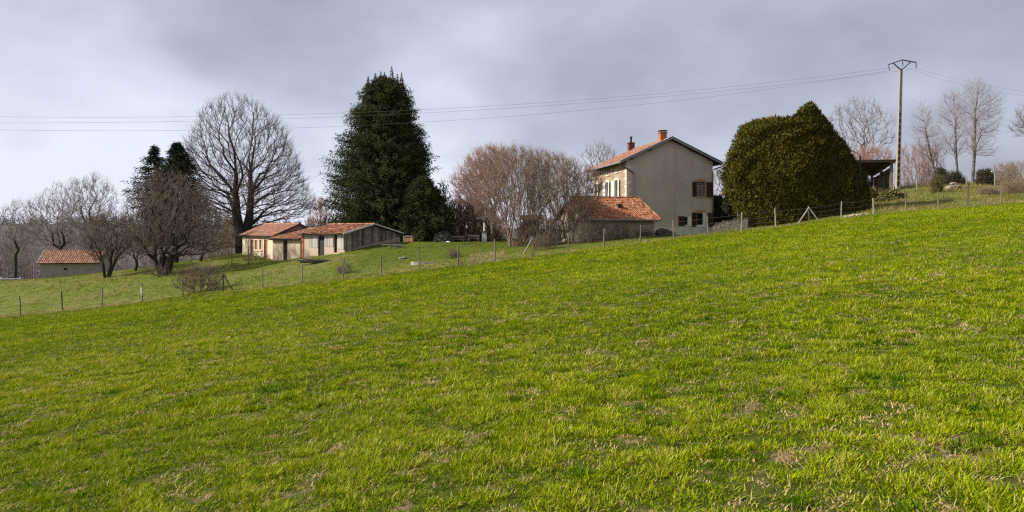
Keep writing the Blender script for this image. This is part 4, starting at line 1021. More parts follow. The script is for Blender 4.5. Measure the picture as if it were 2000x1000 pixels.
L_fir = mat('blue_fir_needles', (.034,.046,.026), (.055,.068,.038), None, .8, 4, 1, island=.3, transl=.06, spec=.02)
L_cyp_lit = mat('sunlit_olive_cypress_sprays', (.135,.115,.02), (.075,.072,.017), (.16,.115,.028), .55, 3, 1, island=.4, transl=.05, spec=.02)  # lighter olive copy, the evergreen's sunlit side put into the colour
L_cyp_shade = mat('shaded_green_cypress_sprays', (.105,.100,.02), (.062,.066,.017), (.13,.10,.026), .55, 3, 1, island=.4, transl=.05, spec=.02)  # darker copy of the same foliage, its shaded side put into the colour
L_gorse = mat('dark_gorse_leaves', (.050,.048,.026), (.085,.075,.045), None, 1.5, 6, .85, island=.35)
L_broom = mat('yellow_green_broom', (.17,.155,.05), (.12,.115,.04), None, 1.5, 6, .85, island=.3)

# the great bare tree behind the cream shed
b = on_ground(473,87.5)
S0 = [np.array([b-[0,0,.4],P(470,478,87.5),P(466,455,87.5),P(458,425,87.2),P(463,385,87.0),P(462,345,86.8),P(458,300,86.8)]),
     np.array([b+[.5,.2,-.4],P(478,475,87.8),P(483,455,88),P(487,420,88.4),P(490,370,88.6),P(487,330,88.8),P(497,285,89)]),
     np.array([P(481,462,87.8),P(493,440,87.4),P(512,420,87),P(540,402,86.4),P(562,397,86)]),
     np.array([P(463,440,87.2),P(440,405,87.6),P(415,375,88),P(398,345,88.4)]),
     np.array([P(484,440,88),P(508,385,88.8),P(525,340,89.4),P(535,295,90)])]
S = [np.array([b-[.25,0,.4],P(469,475,87.5),P(468,452,87.5),P(463,425,87.3),P(461,385,87.1),P(461,340,86.9),P(458,300,86.8)]),
     np.array([b+[.45,.2,-.4],P(478,475,87.8),P(481,452,88),P(487,425,88.3),P(490,380,88.6),P(489,340,88.8),P(496,290,89)])]
rows = [(192,436,474),(200,420,500),(213,405,520),(230,393,540),(255,380,558),(280,366,570),(305,356,578),(340,350,588),(370,356,600),(392,368,612),(410,385,612),(424,405,600),(432,430,560)]
pts = np.concatenate([sample_rows(rows,87.5,1000,.85,.45), sample_rows(rows,87.5,1500,.85,.14)])
def linden():
    pos = S
    return tree('bare_linden','great domed bare linden tree with thick forked trunk behind the cream shed','tree',tuple(b),S,pts,B_dark,T_linden,bf=.60,step=1.0,attach=.30,rtip=.014,rbase=.58,rt=.026,per=4,L=1.1,up=.35,spread=.55,trad=.0095,forks=2,thick=.10,curve=.25,down=.3)
linden()
px_tree('bare_apple','spreading dark bare fruit tree in front of the ragged fir, left of the sheds','tree',322,68,(316,500),[(335,308,345),(350,285,375),(372,262,405),(400,248,420),(430,240,430),(460,243,440),(485,258,438),(498,280,400)],1500,B_dark,T_brown,
    stems=[(324,318,497),(322,340,488),(305,296,492)],bf=.45,step=.7,attach=.6,rbase=.33,rtip=.011,rt=.024,per=5,L=.75,trad=.0085,thick=.07,down=.2,inner=.42,sink=.4)
px_tree('bare_fruit_tree','low wide bare tree reaching right between the dark fruit tree and cream shed','tree',392,78,(396,488),[(405,392,432),(430,378,458),(455,372,466),(478,380,468),(492,392,440)],420,B_dark,T_brown,bf=.45,step=.7,attach=.5,rbase=.17,rtip=.011,rt=.022,per=3,L=.8,trad=.0085,thick=.06,down=.05)
px_tree('bare_thicket_tree','dense brown twiggy bare tree just right of the valley shed','tree',208,72,(208,505),[(415,190,228),(428,172,246),(450,160,256),(475,158,258),(495,168,250),(508,185,235)],800,B_dark,T_brown,stems=[(200,195,490),(216,222,488),(224,232,492)],bf=.5,step=.6,attach=.5,rbase=.14,rtip=.009,rt=.02,per=6,L=.65,trad=.007,thick=.06,up=.35)
px_tree('bare_small_tree','small bare tree between the brown thicket and the dark fruit tree','tree',266,75,(266,508),[(450,250,285),(470,238,298),(490,240,298),(502,250,285)],260,B_dark,T_brown,bf=.5,step=.6,attach=.5,rbase=.14,rtip=.009,rt=.02,per=4,L=.6,trad=.007,thick=.06)
px_tree('bare_ash','tall bare tree with ascending branches behind the valley shed','tree',178,108,(178,480),[(344,165,192),(355,145,210),(375,130,222),(400,120,228),(430,118,228),(455,125,222)],520,B_dark,T_grey,bf=.45,step=1.1,attach=.4,rbase=.30,rtip=.016,rt=.03,per=4,L=1.2,trad=.012,thick=.09,up=.35,down=.3)
px_tree('bare_ash','broad bare tree with tangled crown above the roof of the valley shed','tree',118,112,(118,485),[(360,108,135),(378,85,150),(400,62,158),(425,50,160),(455,48,165),(480,62,155)],620,B_dark,T_grey,bf=.45,step=1.1,attach=.4,rbase=.30,rtip=.016,rt=.03,per=4,L=1.2,trad=.012,thick=.09,up=.3,down=.3)
px_tree('bare_tree','bare tree edging the misty wood at the left border','tree',30,116,(30,500),[(395,25,60),(415,5,75),(445,-10,80),(475,-5,75)],300,B_dark,T_grey,bf=.45,step=1.1,attach=.4,rbase=.22,rtip=.014,rt=.03,per=4,L=1.1,trad=.012,thick=.09,up=.3)
shrub('bare_bush','rounded brown bare bush beside the braced post at the field edge','bush',390,56.3,[(514,375,405),(522,356,424),(535,342,438),(550,336,444),(562,345,440)],16,420,T_bramble,14,per=5,L=.45,trad=.005)
# ragged fir behind the fruit tree
conifer('ragged_fir','dark pointed fir standing behind the bare fruit tree','fir',on_ground(345,84),(346,345),[(280,345,347),(292,336,358),(306,325,370),(326,308,384),(355,302,393),(380,288,399),(420,278,404),(475,276,406)],84,800,B_dark,L_fir,40,.15,.36,.055,.25,tmin=.10,dr=.85,jit=(.5,1.25),rise=.0,clump=.38,spires=((346,279,1.2),))
conifer('ragged_fir','shorter ragged fir with sparse spiky branches left of the pointed fir','fir',on_ground(303,85.5),(303,303),[(286,302,304),(300,296,311),(316,280,324),(338,264,338),(362,246,345),(385,250,350),(430,256,352),(480,262,350)],85.5,460,B_dark,L_fir,36,.1,.36,.055,.2,tmin=.10,dr=.85,jit=(.45,1.25),rise=.0,clump=.48,spires=((303,286,1.0),))
# giant spruce
sp = [(150,742,764),(155,728,780),(161,716,790),(170,704,798),(187,692,806),(207,684,813),(235,677,819),(262,664,828),(300,649,837),(325,642,842),(350,638,850),(370,634,862),(400,631,873),(430,629,881),(455,633,884),(468,650,880)]
conifer('giant_spruce','huge dark dense spruce towering behind the timber shed','spruce',on_ground(766,85),(752,766),sp,85,3600,B_dark,L_spruce,56,.75,.34,.055,.5,tmin=.30,dr=.85,jit=(.68,1.08),rise=.03,clump=.30,hang=.6,spires=((731,140,1.8),(741,136,2.3),(766,131,2.8),(783,139,2.2),(752,142,1.5),(719,148,1.5),(776,144,1.6)))
conifer('young_spruce','smaller bushy dark spruce at the right foot of the huge spruce','spruce',on_ground(838,81),(824,836),[(346,818,832),(360,804,848),(378,792,862),(400,784,874),(428,778,884),(466,780,888)],81,1300,B_dark,L_spruce,50,.6,.34,.055,.2,tmin=.3,jit=(.70,1.1),rise=.05,clump=.5,hang=.5)
conifer('side_spruce','thin dark spruce with a spiky arm on the right flank of the huge spruce','spruce',on_ground(806,87),(812,806),[(262,810,815),(285,795,830),(302,785,845),(318,790,838),(340,780,838),(380,778,842)],87,200,B_dark,L_spruce,44,.3,.34,.055,.15,tmin=.3,jit=(.6,1.1),clump=.5)
px_tree('bare_tree','sparse pale green lichen tree poking out right of the huge spruce','tree',862,88,(862,430),[(352,858,868),(365,850,880),(385,848,884),(405,852,880)],90,B_grey,L_broom,bf=.45,step=.8,attach=.5,rbase=.12,rtip=.02,rt=.04,per=2,L=.6,trad=.03,thick=.06)
shrub('bare_bush','pinkish bare bush seen between linden and huge spruce above the shed roof','bush',622,98,[(388,615,632),(400,606,642),(420,602,648),(440,600,650)],10,200,T_pink,12,rbase=.07,per=4,L=.8,trad=.012)
shrub('ochre_bush','ochre yellow bush behind the trunk of the great linden','bush',450,96,[(428,440,462),(445,432,470),(465,428,470),(485,432,468)],12,240,T_ochre,12,rbase=.07,per=5,L=.7,trad=.014)
# hazels and the trees behind them
shrub('bare_hazel','big fan shaped bare hazel clump whose stems gather at one thick foot','hazel',1009,62.5,[(287,968,1040),(300,940,1062),(318,920,1075),(340,908,1084),(365,904,1086),(390,912,1086),(412,925,1076),(432,944,1066),(450,968,1052),(462,985,1040)],34,1900,T_hazel,13,rbase=.075,rtip=.009,rt=.017,per=7,L=.6,trad=.006,bf=.8,up=.2,curve=.3,spread=.9)
shrub('bare_bush','low dark tangle of shoots filling the foot of the two hazels','bush',1048,61.5,[(430,1012,1090),(445,1005,1105),(462,1008,1112),(474,1012,1108)],40,500,T_bramble,40,rbase=.025,per=6,L=.5,trad=.006,spread=.9)
shrub('bare_hazel','dense upright hazel thicket left of the stone outbuilding','hazel',1080,61,[(296,1030,1075),(306,1022,1112),(318,1018,1140),(340,1016,1172),(362,1020,1186),(385,1024,1182),(405,1028,1168),(430,1034,1148),(455,1038,1128)],52,2100,T_hazel,40,rbase=.06,rtip=.009,rt=.017,per=7,L=.55,trad=.006,bf=.62,up=.15,curve=.3,spread=.9)
px_tree('budding_tree','pink budding bare tree behind the fan shaped hazel','tree',962,80,(962,440),[(288,940,985),(300,918,1000),(320,900,1004),(340,886,1000),(360,880,990),(380,884,985),(400,894,980)],900,B_grey,T_pink,bf=.6,step=.8,attach=.4,rbase=.20,rtip=.013,rt=.028,per=5,L=.8,trad=.012,thick=.07,up=.3)
shrub('russet_hedge','russet brown leafless hedge behind the garden between spruce and hazel','hedge',915,86,[(392,880,930),(405,868,965),(430,862,985),(455,862,990),(466,864,990)],60,1500,T_rust,55,rbase=.05,per=6,L=.7,trad=.012,rt=.03)
px_tree('bare_tree','bare tree rising behind the left end of the farmhouse roof','tree',1172,100,(1172,360),[(284,1155,1195),(296,1138,1212),(310,1130,1218),(328,1132,1215),(345,1145,1205)],220,B_dark,T_grey,bf=.45,step=1.0,attach=.4,rbase=.22,rtip=.014,rt=.03,per=2,L=1.1,trad=.012,thick=.08,up=.25)
px_tree('bare_tree','slender bare tree glimpsed between farmhouse and evergreen hedge','tree',1408,92,(1408,400),[(322,1400,1418),(340,1392,1424),(365,1390,1428),(385,1394,1424)],110,B_dark,T_grey,bf=.45,step=.9,attach=.4,rbase=.12,rtip=.012,rt=.03,per=3,L=.8,trad=.011,thick=.07)
# the cypress block
cyl = [(240,1484,1580),(246,1456,1590),(258,1446,1600),(285,1436,1620),(320,1427,1640),(350,1421,1650),(395,1434,1650),(425,1450,1645),(448,1462,1640)]
cyr = [(211,1577,1586),(220,1566,1595),(236,1549,1609),(262,1536,1628),(295,1525,1652),(330,1516,1676),(365,1510,1689),(405,1507,1696),(435,1506,1694),(450,1506,1680)]
ivy_mass('evergreen_hedge','olive brown flat topped lobe of the evergreen mass nearer the farmhouse','hedge',on_ground(1540,64),cyl,64,66000,L_cyp_lit,.62,.36,.075,.7,.34,group='evergreen mass beside the farmhouse',bark=B_dark,wild=.5,plumes=[(1552,226,1.0,.4),(1540,228,1.0,.4),(1526,230,.9,.4),(1512,231,1.1,.4),(1498,232,.9,.4),(1485,232,1.1,.4),(1471,234,.9,.4),(1460,233,1.2,.35),(1450,244,1.0,.4),(1440,262,1.1,.4),(1433,284,1.0,.4),(1425,310,1.1,.5),(1419,338,1.1,.5)])
ivy_mass('evergreen_hedge','greener peaked lobe of the evergreen mass behind the braced fence post','hedge',on_ground(1602,63.8),cyr,63.8,60000,L_cyp_shade,.62,.36,.075,.7,.34,group='evergreen mass beside the farmhouse',bark=B_dark,wild=.5,seed=21,plumes=[(1581,190,1.6,.35),(1573,199,1.4,.4),(1590,205,1.3,.4),(1564,209,1.2,.4),(1599,220,1.1,.4),(1609,232,1.0,.4),(1622,250,.9,.4),(1640,280,.9,.4),(1660,312,.9,.4)])
conifer('small_fir','feathery dark conifer branches between the farmhouse and the evergreen hedge','fir',on_ground(1432,70),(1440,1436),[(330,1436,1446),(350,1420,1456),(372,1412,1462),(392,1414,1464),(410,1424,1462)],70,220,B_dark,L_fir,30,.3,.4,.09,.12,tmin=.3,zmin=1.2,clump=.5)
# hilltop
px_tree('bare_tree','bare branching tree behind the open barn','tree',1684,104,(1686,315),[(196,1665,1705),(208,1640,1722),(225,1622,1738),(250,1615,1746),(275,1622,1746),(300,1640,1735)],520,B_dark,T_grey,bf=.42,step=1.1,attach=.4,rbase=.24,rtip=.013,rt=.028,per=3,L=1.2,trad=.0105,thick=.08,up=.3,down=.3)
for i,(bx,Y,rows_,lb) in enumerate([(1690,98,[(288,1680,1720),(300,1655,1740),(320,1650,1745)],'pinkish bare scrub just behind the barn roof'),(1775,95,[(285,1755,1795),(305,1748,1810),(335,1748,1815),(365,1752,1812)],'pinkish bare scrub right of the power pole'),(1815,96,[(288,1800,1832),(310,1795,1842),(340,1795,1846),(365,1800,1845)],'pinkish bare scrub at the foot of the leaning birch')]):
    shrub('bare_scrub',lb,'bush',bx,Y,rows_,16,330,T_pink,22,group='pinkish scrub on the hilltop',rbase=.06,per=4,L=.8,trad=.0105,rt=.025)
def birch(px,Y,fork,rows_,n,lb,**k):
    px_tree('bare_birch',lb,'birch',px,Y,fork,rows_,int(n*.75),B_birch,T_birch,group='bare birches on the hilltop',**{**dict(bf=.7,step=.9,attach=.3,rbase=.13,rtip=.010,rt=.022,per=3,L=1.3,trad=.006,thick=.05,up=.25,down=.6,inner=.55,spread=.85),**k})
birch(1834,88,(1799,218),[(204,1790,1806),(225,1784,1822),(250,1782,1836),(280,1784,1846),(305,1795,1850)],330,'leftmost slender birch leaning left beside the power pole')
birch(1872,90,(1862,196),[(180,1840,1872),(205,1832,1884),(240,1830,1892),(275,1838,1894),(300,1845,1890)],380,'middle slender birch with a narrow airy crown')
birch(1899,85,(1908,172),[(160,1896,1924),(175,1882,1938),(200,1874,1950),(230,1872,1953),(265,1876,1946),(290,1882,1936),(304,1885,1948)],620,'tallest birch with dark trunk and wide crown',rbase=.17)
px_tree('bare_tree','bare tree whose branch tips enter at the right border','tree',2045,86,(2040,280),[(190,2015,2065),(215,1995,2080),(240,1980,2090),(265,1984,2085)],260,B_dark,T_grey,bf=.5,step=.9,attach=.4,rbase=.2,rtip=.012,rt=.026,per=4,L=1.0,trad=.010,thick=.07)
shrub('bare_hedge','low dark leafless hedge behind the upper fence right of the power pole','hedge',1794,87,[(358,1765,1825),(366,1758,1834),(382,1758,1836)],30,420,T_bramble,44,rbase=.03,per=5,L=.5,trad=.009)
def dense(px,Y,rows_,n,lb,m,name='gorse_bush',cat='bush',L=.28,w=.10):
    if m is L_gorse: return shrub(name,lb,cat,px,Y,rows_,22,int(n*.3),m,12,group='dark bushes on the hilltop',rbase=.04,per=9,L=.4,trad=.012,up=.3,spread=1.1,rt=.03)
    ivy_mass(name,lb,cat,on_ground(px,Y),rows_,Y,n,m,.8,L*1.3,w*.8,.6,1.2,wild=.7,group='dark bushes on the hilltop' if m is L_gorse else None,seed=int(px))
dense(1862,82,[(336,1850,1872),(346,1838,1880),(360,1836,1886),(372,1838,1884)],2200,'dark gorse bush between the middle and tallest birch',L_gorse)
dense(1838,83,[(329,1832,1842),(338,1828,1848),(352,1830,1848)],700,'small dark gorse at the foot of the leaning birch',L_gorse)
dense(1921,80,[(332,1912,1932),(342,1908,1938),(356,1906,1940),(366,1908,1938)],1700,'dark gorse bush right of the tallest birch',L_gorse)
shrub('broom_bush','wispy yellow green broom bush in front of the gorse','bush',1829,73,[(346,1818,1842),(358,1816,1844),(372,1820,1840),(380,1824,1836)],26,260,L_broom,10,rbase=.03,per=7,L=.4,trad=.008,up=.6,spread=.6)
dense(1712,72,[(374,1706,1716),(384,1700,1724),(396,1698,1726)],900,'small green broom at the right foot of the evergreen hedge',L_broom,'broom_bush')
dense(1742,70,[(378,1728,1752),(388,1722,1764),(398,1722,1768)],900,'low green shrubs below the barn posts',L_broom,'broom_bush')
for i,(bx,Y,rows_,lb) in enumerate([(1955,82,[(318,1950,1980),(328,1936,1985),(345,1930,1988),(368,1932,1990)],'pale tangled bramble mound right of the gorse'),(2000,80,[(316,1975,2020),(330,1965,2035),(350,1962,2040),(375,1965,2040)],'pale tangled bramble mound at the right border'),(1985,72,[(352,1960,2010),(366,1950,2020),(385,1950,2020)],'low dry bramble patch below the mounds at the right border'),(1925,71,[(368,1915,1940),(378,1905,1955),(390,1905,1955)],'low dry bramble patch by the dark fence post'),(2070,80,[(312,2045,2095),(330,2035,2110),(370,2035,2110)],'pale bramble mound beyond the right border')]):
    shrub('bramble_mound',lb,'bush',bx,Y,rows_,26,420,T_scrub,24,group='bramble mounds on the hilltop',rbase=.03,per=5,L=.55,trad=.008,up=.1,spread=1.0)
for i,(bx,Y,rows_,lb) in enumerate([(1136,59,[(436,1128,1150),(448,1118,1160),(465,1112,1168)],'bramble tangle between hazel thicket and outbuilding wall'),(1172,59.5,[(432,1158,1186),(445,1150,1196),(462,1146,1200)],'bramble tangle before the left half of the outbuilding wall'),(1212,60,[(438,1200,1226),(450,1192,1236),(464,1188,1240)],'bramble tangle before the right half of the outbuilding wall'),(1062,57.5,[(452,1050,1080),(465,1040,1095),(480,1036,1100)],'bramble tangle at the foot of the hazel thicket'),(1258,62,[(452,1246,1268),(459,1238,1280)],'small bramble tangle under the right end of the outbuilding'),(672,56.2,[(512,664,682),(528,658,688),(544,660,686)],'dry weeds round a fence post below the timber shed'),(884,58.5,[(488,876,894),(500,870,902),(512,874,898)],'dry weeds round a fence post beside the trough'),(330,67.5,[(518,285,345),(528,270,370),(536,275,360)],'dry bramble patch at the foot of the dark fruit tree'),(420,76,[(482,400,440),(492,390,455),(502,395,450)],'dry bramble patch left of the cream shed'),(500,73,[(492,480,520),(500,472,530),(508,476,528)],'dry bramble patch below the cream shed doors')]):
    shrub('bramble_tangle',lb,'bush',bx,Y,rows_,18,120 if i < 5 else 110,T_bramble,18,group='bramble tangles',rbase=.022,per=4,L=.45,trad=.006,up=.15,spread=.9)
# wood across the valley, its mist put into the twig colour: one mass of bare trunks and crowns
def woodland():
    base = on_ground(0,130); protos = []
    for k in range(4):
        bz = np.array([0,0,0.]); S = [stem_line(bz-np.array([0,0,1.]), np.array([rng.uniform(-.6,.6),rng.uniform(-.6,.6),5.5+k]), 5, .1)]
        n = 130; z = rng.uniform(3,10.5+k,n); r = 2.6*np.sqrt(np.clip(1-((z-7-k*.5)/(4.6+k*.4))**2,0.05,1))*np.sqrt(rng.uniform(0,1,n)); a = rng.uniform(0,6.28,n)
        pts = np.stack([r*np.cos(a),r*np.sin(a),z],1); pos,par,dr = grow(S,pts,.5,1.1,.3); rr = radii(par,.018,.17); e = np.where(par>=0)[0]
        parts = [prisms(pos[par[e]],pos[e],np.minimum(rr[par[e]],rr[e]*1.25),rr[e],4)]
        for q in twigs(pos,dr,rr,.035,3,1.2,pos[0],.3,.6,.014,1): parts.append(prisms(*q,3))
        protos.append(join(parts))
    VV = []
    for i in range(110):
        Y = rng.uniform(122,185); px = rng.uniform(-230,110) if i < 60 else rng.uniform(100,470); x = (px-1000)/F*Y
        if i >= 60: Y = rng.uniform(150,200); x = (px-1000)/F*Y
        V,f = protos[i%4]; a = rng.uniform(0,6.28); s = rng.uniform(.8,1.25); c_,s_ = math.cos(a),math.sin(a)
        top = EYE+(HZ-rng.uniform(425,462))/F*Y; s = max(.7,(top-gz(x,Y))/(11.5+i%4))
        W = np.stack([(V[:,0]*c_-V[:,1]*s_)*min(s,1.3)+x,(V[:,0]*s_+V[:,1]*c_)*min(s,1.3)+Y,V[:,2]*s+gz(x,Y)],1); VV.append((W,f))
    V,f = join(VV); o = mesh_obj('woodland',V,[f],mat('haze_pale_wood_twigs',(.22,.19,.18),(.28,.245,.235),None,.3,5,.95)); tag(o,'misty grey bare woodland across the valley at the left border','woodland',kind='stuff')  # twigs coloured pale to carry the valley haze, no air is built
woodland()
def ridge_forest():
    VV = []
    for i in range(420):
        a = rng.uniform(-.62,-.14); r = rng.uniform(560,640); x,y = r*math.sin(a),r*math.cos(a); z = gz(x,y); h = rng.uniform(4,7)
        n = 26; k = np.sort(rng.uniform(0,1,n)); ph = rng.uniform(0,6.28,n); rad = (1-k)*h*.28+.2
        p = np.stack([x+rad*np.cos(ph)*.3,y+rad*np.sin(ph)*.3,z+k*h],1); d = np.stack([np.cos(ph),np.sin(ph),np.full(n,-.1)],1)
        VV.append(kites(p,d,rad*1.3+.4,np.full(n,1.2),np.stack([np.cos(ph)*.3,np.sin(ph)*.3,np.ones(n)],1)+rng.normal(0,.4,(n,3))))
    V,f = join(VV); o = mesh_obj('ridge_forest',V,[f],mat('haze_grey_conifers',(.15,.17,.185),(.18,.20,.21),None,.02,1,.95)); tag(o,'dark conifer forest on the distant ridge','forest',kind='stuff')  # pale blue grey paints the distance haze onto the conifers
ridge_forest()

# ------------------------------------------------------------------ things in the garden
def at(px,Y): return on_ground(px,Y)
p = at(799,75.5); T = thing('beehive_box','orange wooden box with flat lid standing beside the timber shed','box',tuple(p),R(-12)); mb = MB(); mb.box(-.42,.42,-.35,.35,-.1,.72); mb.build('body',M_orangewood,T)
mb = MB(); mb.box(-.48,.48,-.41,.41,.722,.80); mb.build('lid',M_board,T); mb = MB(); mb.box(-.44,-.36,-.375,-.352,0,.72); mb.box(.36,.44,-.375,-.352,0,.72); mb.build('corner_post',M_tan,T)
def pile(name,label,cat,px,Y,n,l,r,m,ang,h):
    p = at(px,Y); mb = MB(); rr = random.Random(px)
    for i in range(n):
        a = ang+rr.uniform(-.25,.25); z = rr.uniform(.02,h); x,y = rr.uniform(-.5,.5),rr.uniform(-.4,.4); ll = l*rr.uniform(.6,1); q = rr.uniform(.6,1.2)*r
        d = Vector((math.cos(a),math.sin(a),rr.uniform(-.06,.06)))*ll/2; mb.tube([Vector((x,y,z))-d,Vector((x,y,z+rr.uniform(-.02,.02))),Vector((x,y,z))+d],[q,q*.95,q*.8],7)
    o = mb.build(name,m); o.location = tuple(p); return tag(o,label,cat)
pile('log_pile','stack of grey weathered poles lying under the huge spruce','log pile',836,80,14,3.0,.09,M_post,.1,.45)
pile('branch_heap','heap of dark fallen branches on the bank below the sheds','branch heap',622,62,16,2.6,.05,M_postdark,.15,.22)
pile('branch_heap','grey cut branches on the mound beside the orange box','branch heap',772,66,12,1.6,.04,M_postlight,.6,.3)
def rocks(name,label,cat,px,Y,n,wx,h,m,s=.28,kind=None):
    p = at(px,Y); VV = []; rr = np.random.default_rng(px)
    import bmesh
    bm = bmesh.new(); bmesh.ops.create_icosphere(bm,subdivisions=2,radius=1); base = np.array([v.co[:] for v in bm.verts]); fc = np.array([[v.index for v in f.verts] for f in bm.faces]); bm.free()
    for i in range(n):
        u = rr.normal(0,.4); q = np.array([u*wx,rr.normal(0,.3)*wx*.6,0]); hh = h*max(0,1-abs(u)*1.1)*rr.uniform(.2,1)
        sc = s*rr.uniform(.7,1.3)*np.array([1.3,1.1,.8])*rr.uniform(.8,1.2,3)
        nn = 1+.28*(fbm(base[:,0]*2+i*7,base[:,1]*2+base[:,2]*1.7,1.0,i,2)-.5)*2
        v = base*nn[:,None]*sc+q; v[:,2] += hh+gz(p[0]+q[0],p[1]+q[1])-p[2]+.02; VV.append((v,fc))
    V = np.concatenate([v for v,_ in VV]); off = 0; FF = []
    for v,f in VV: FF.append(f+off); off += len(v)
    o = mesh_obj(name,V,[np.concatenate(FF)],m,local=True); o.location = tuple(p); return tag(o,label,cat)
M_rock = mat('field_stone',(.34,.28,.22),(.24,.20,.16),(.16,.14,.11),1.5,9,.95,.4)
rocks('stone_heap','heap of tan stones on the slope below the gorse bush','stone heap',1862,76,60,.95,.7,M_rock,.15)
rocks('stone_heap','pile of dark rubble against the farmhouse plinth beside the outbuilding','stone heap',1296,66.5,40,1.4,.8,mat('dark_rubble',(.13,.10,.085),(.09,.07,.06),None,2,9,.95,.4),.24)
rocks('stone_heap','low line of pale stones at the foot of the evergreen hedge','stone heap',1672,57.5,44,.95,.1,M_rock,.11)
rocks('stone_heap','heap of stones behind the foot of the fan shaped hazel','stone heap',1034,70,26,.8,.5,M_rock,.24)
rocks('stone_heap','a few small stones on the bank left of the concrete trough','stone heap',786,60,9,.35,.03,M_rock,.10)
ivy_mass('round_bush','round grey green bush beside the log pile in the garden','bush',at(866,79),[(456,858,874),(462,850,882),(472,848,884)],79,900,mat('grey_green_leaves',(.10,.11,.075),(.15,.155,.11),None,2,8,.85,island=.3),.8,.2,.08,.6,.2)
p = at(871,77.5); mb = MB(); n = 6
g_ = [[(-.5+k/n*1.0,-.3+j/3*.6,.12+.12*math.sin(k*1.3+j)*(1 if 0<k<n else .2)) for k in range(n+1)] for j in range(4)]
for j in range(3):
    for k in range(n): mb.slab([g_[j][k],g_[j][k+1],g_[j+1][k+1],g_[j+1][k]],.02)
o = mb.build('tarpaulin',mat('pale_blue_sheet',(.62,.66,.74),(.50,.55,.64),None,3,20,.5)); o.location = tuple(p); tag(o,'crumpled pale blue tarpaulin lying on the lawn edge','tarpaulin')
for px,wd_,lb in ((895,1.1,'rough wooden bench nearer the round bush'),(925,1.0,'rough wooden bench nearer the stone gate pillar')):
    p = at(px,79); T = thing('wooden_bench',lb,'bench',tuple(p),0,'garden benches'); mb = MB(); mb.box(-wd_/2-.1,wd_/2+.1,-.18,.18,.40,.46); mb.build('seat',M_post,T)
    for sx in (-1,1): mb = MB(); mb.box(sx*wd_/2-.07,sx*wd_/2+.07,-.15,.15,-.15,.398); mb.build('leg',M_post,T)
    mb = MB(); mb.box(-wd_/2-.1,wd_/2+.1,.19,.23,.6,.78); mb.box(-wd_/2-.05,-wd_/2+.03,.17,.188,-.1,.78); mb.box(wd_/2-.03,wd_/2+.05,.17,.188,-.1,.78); mb.build('backrest',M_post,T)
p = at(946,79.5); T = thing('stone_pillar','stone gate pillar with a dark cap and slim finial at the lawn edge','pillar',tuple(p)); mb = MB(); mb.box(-.24,.24,-.24,.24,-.3,1.0); mb.build('shaft',M_offwhite,T)
mb = MB(); mb.box(-.34,.34,-.34,.34,1.002,1.14); mb.build('cap',M_postdark,T); mb = MB(); mb.tube([(0,0,1.14),(0,0,1.3),(0,0,1.9),(0,0,2.0)],[.13,.10,.09,.05],8); mb.build('finial',M_quoin,T)
p = at(1037,84); T = thing('glazed_porch','white glazed porch half hidden behind the hazel stems','porch',tuple(p),R(10)); mb = MB(); mb.box(-.9,.9,0,.2,-.3,.7); mb.build('base_wall',M_cream,T)
mb = MB()
for x in (-.9,-.32,.26,.82): mb.box(x,x+.08,.02,.1,.702,2.3)
mb.box(-.9,.9,.01,.12,2.302,2.42); mb.build('frame',M_white,T); mb = MB(); mb.box(-.88,.88,.12,.14,.70,2.3); mb.build('pane',mat('pale_glass',(.30,.33,.38),None,rough=.2,spec=.5),T)
mb = MB(); mb.slab([(-1.1,-.3,2.44),(1.1,-.3,2.44),(1.1,1.4,2.9),(-1.1,1.4,2.9)],.08); mb.build('roof',M_tile_old,T)
# concrete trough set in the bank
p = at(842,57.0); T = thing('concrete_trough','long pale concrete trough rim set in the grass below the lawn','trough',tuple(p),R(4)); mb = MB(); n = 18
def ell(k,a,b): t = 2*math.pi*k/n; return a*math.copysign(abs(math.cos(t))**.7,math.cos(t)),b*math.copysign(abs(math.sin(t))**.7,math.sin(t))
zt0 = .02
for k in range(n):
    (x0,y0_),(x1,y1_) = ell(k,1.5,.85),ell(k+1,1.5,.85); (u0,v0),(u1,v1) = ell(k,1.34,.70),ell(k+1,1.34,.70)
    mb.poly([(x0,y0_,-.6),(x1,y1_,-.6),(x1,y1_,zt0),(x0,y0_,zt0)]); mb.poly([(x0,y0_,zt0),(x1,y1_,zt0),(u1,v1,zt0),(u0,v0,zt0)]); mb.poly([(u0,v0,zt0),(u1,v1,zt0),(u1,v1,-.2),(u0,v0,-.2)])
mb.build('rim',M_conc,T); mb = MB(); mb.poly([(*ell(k,1.36,.72),-.05) for k in range(n)]); mb.build('bed',mat('dry_silt',(.36,.29,.19),(.28,.22,.14),None,3,9,.95,.3),T)
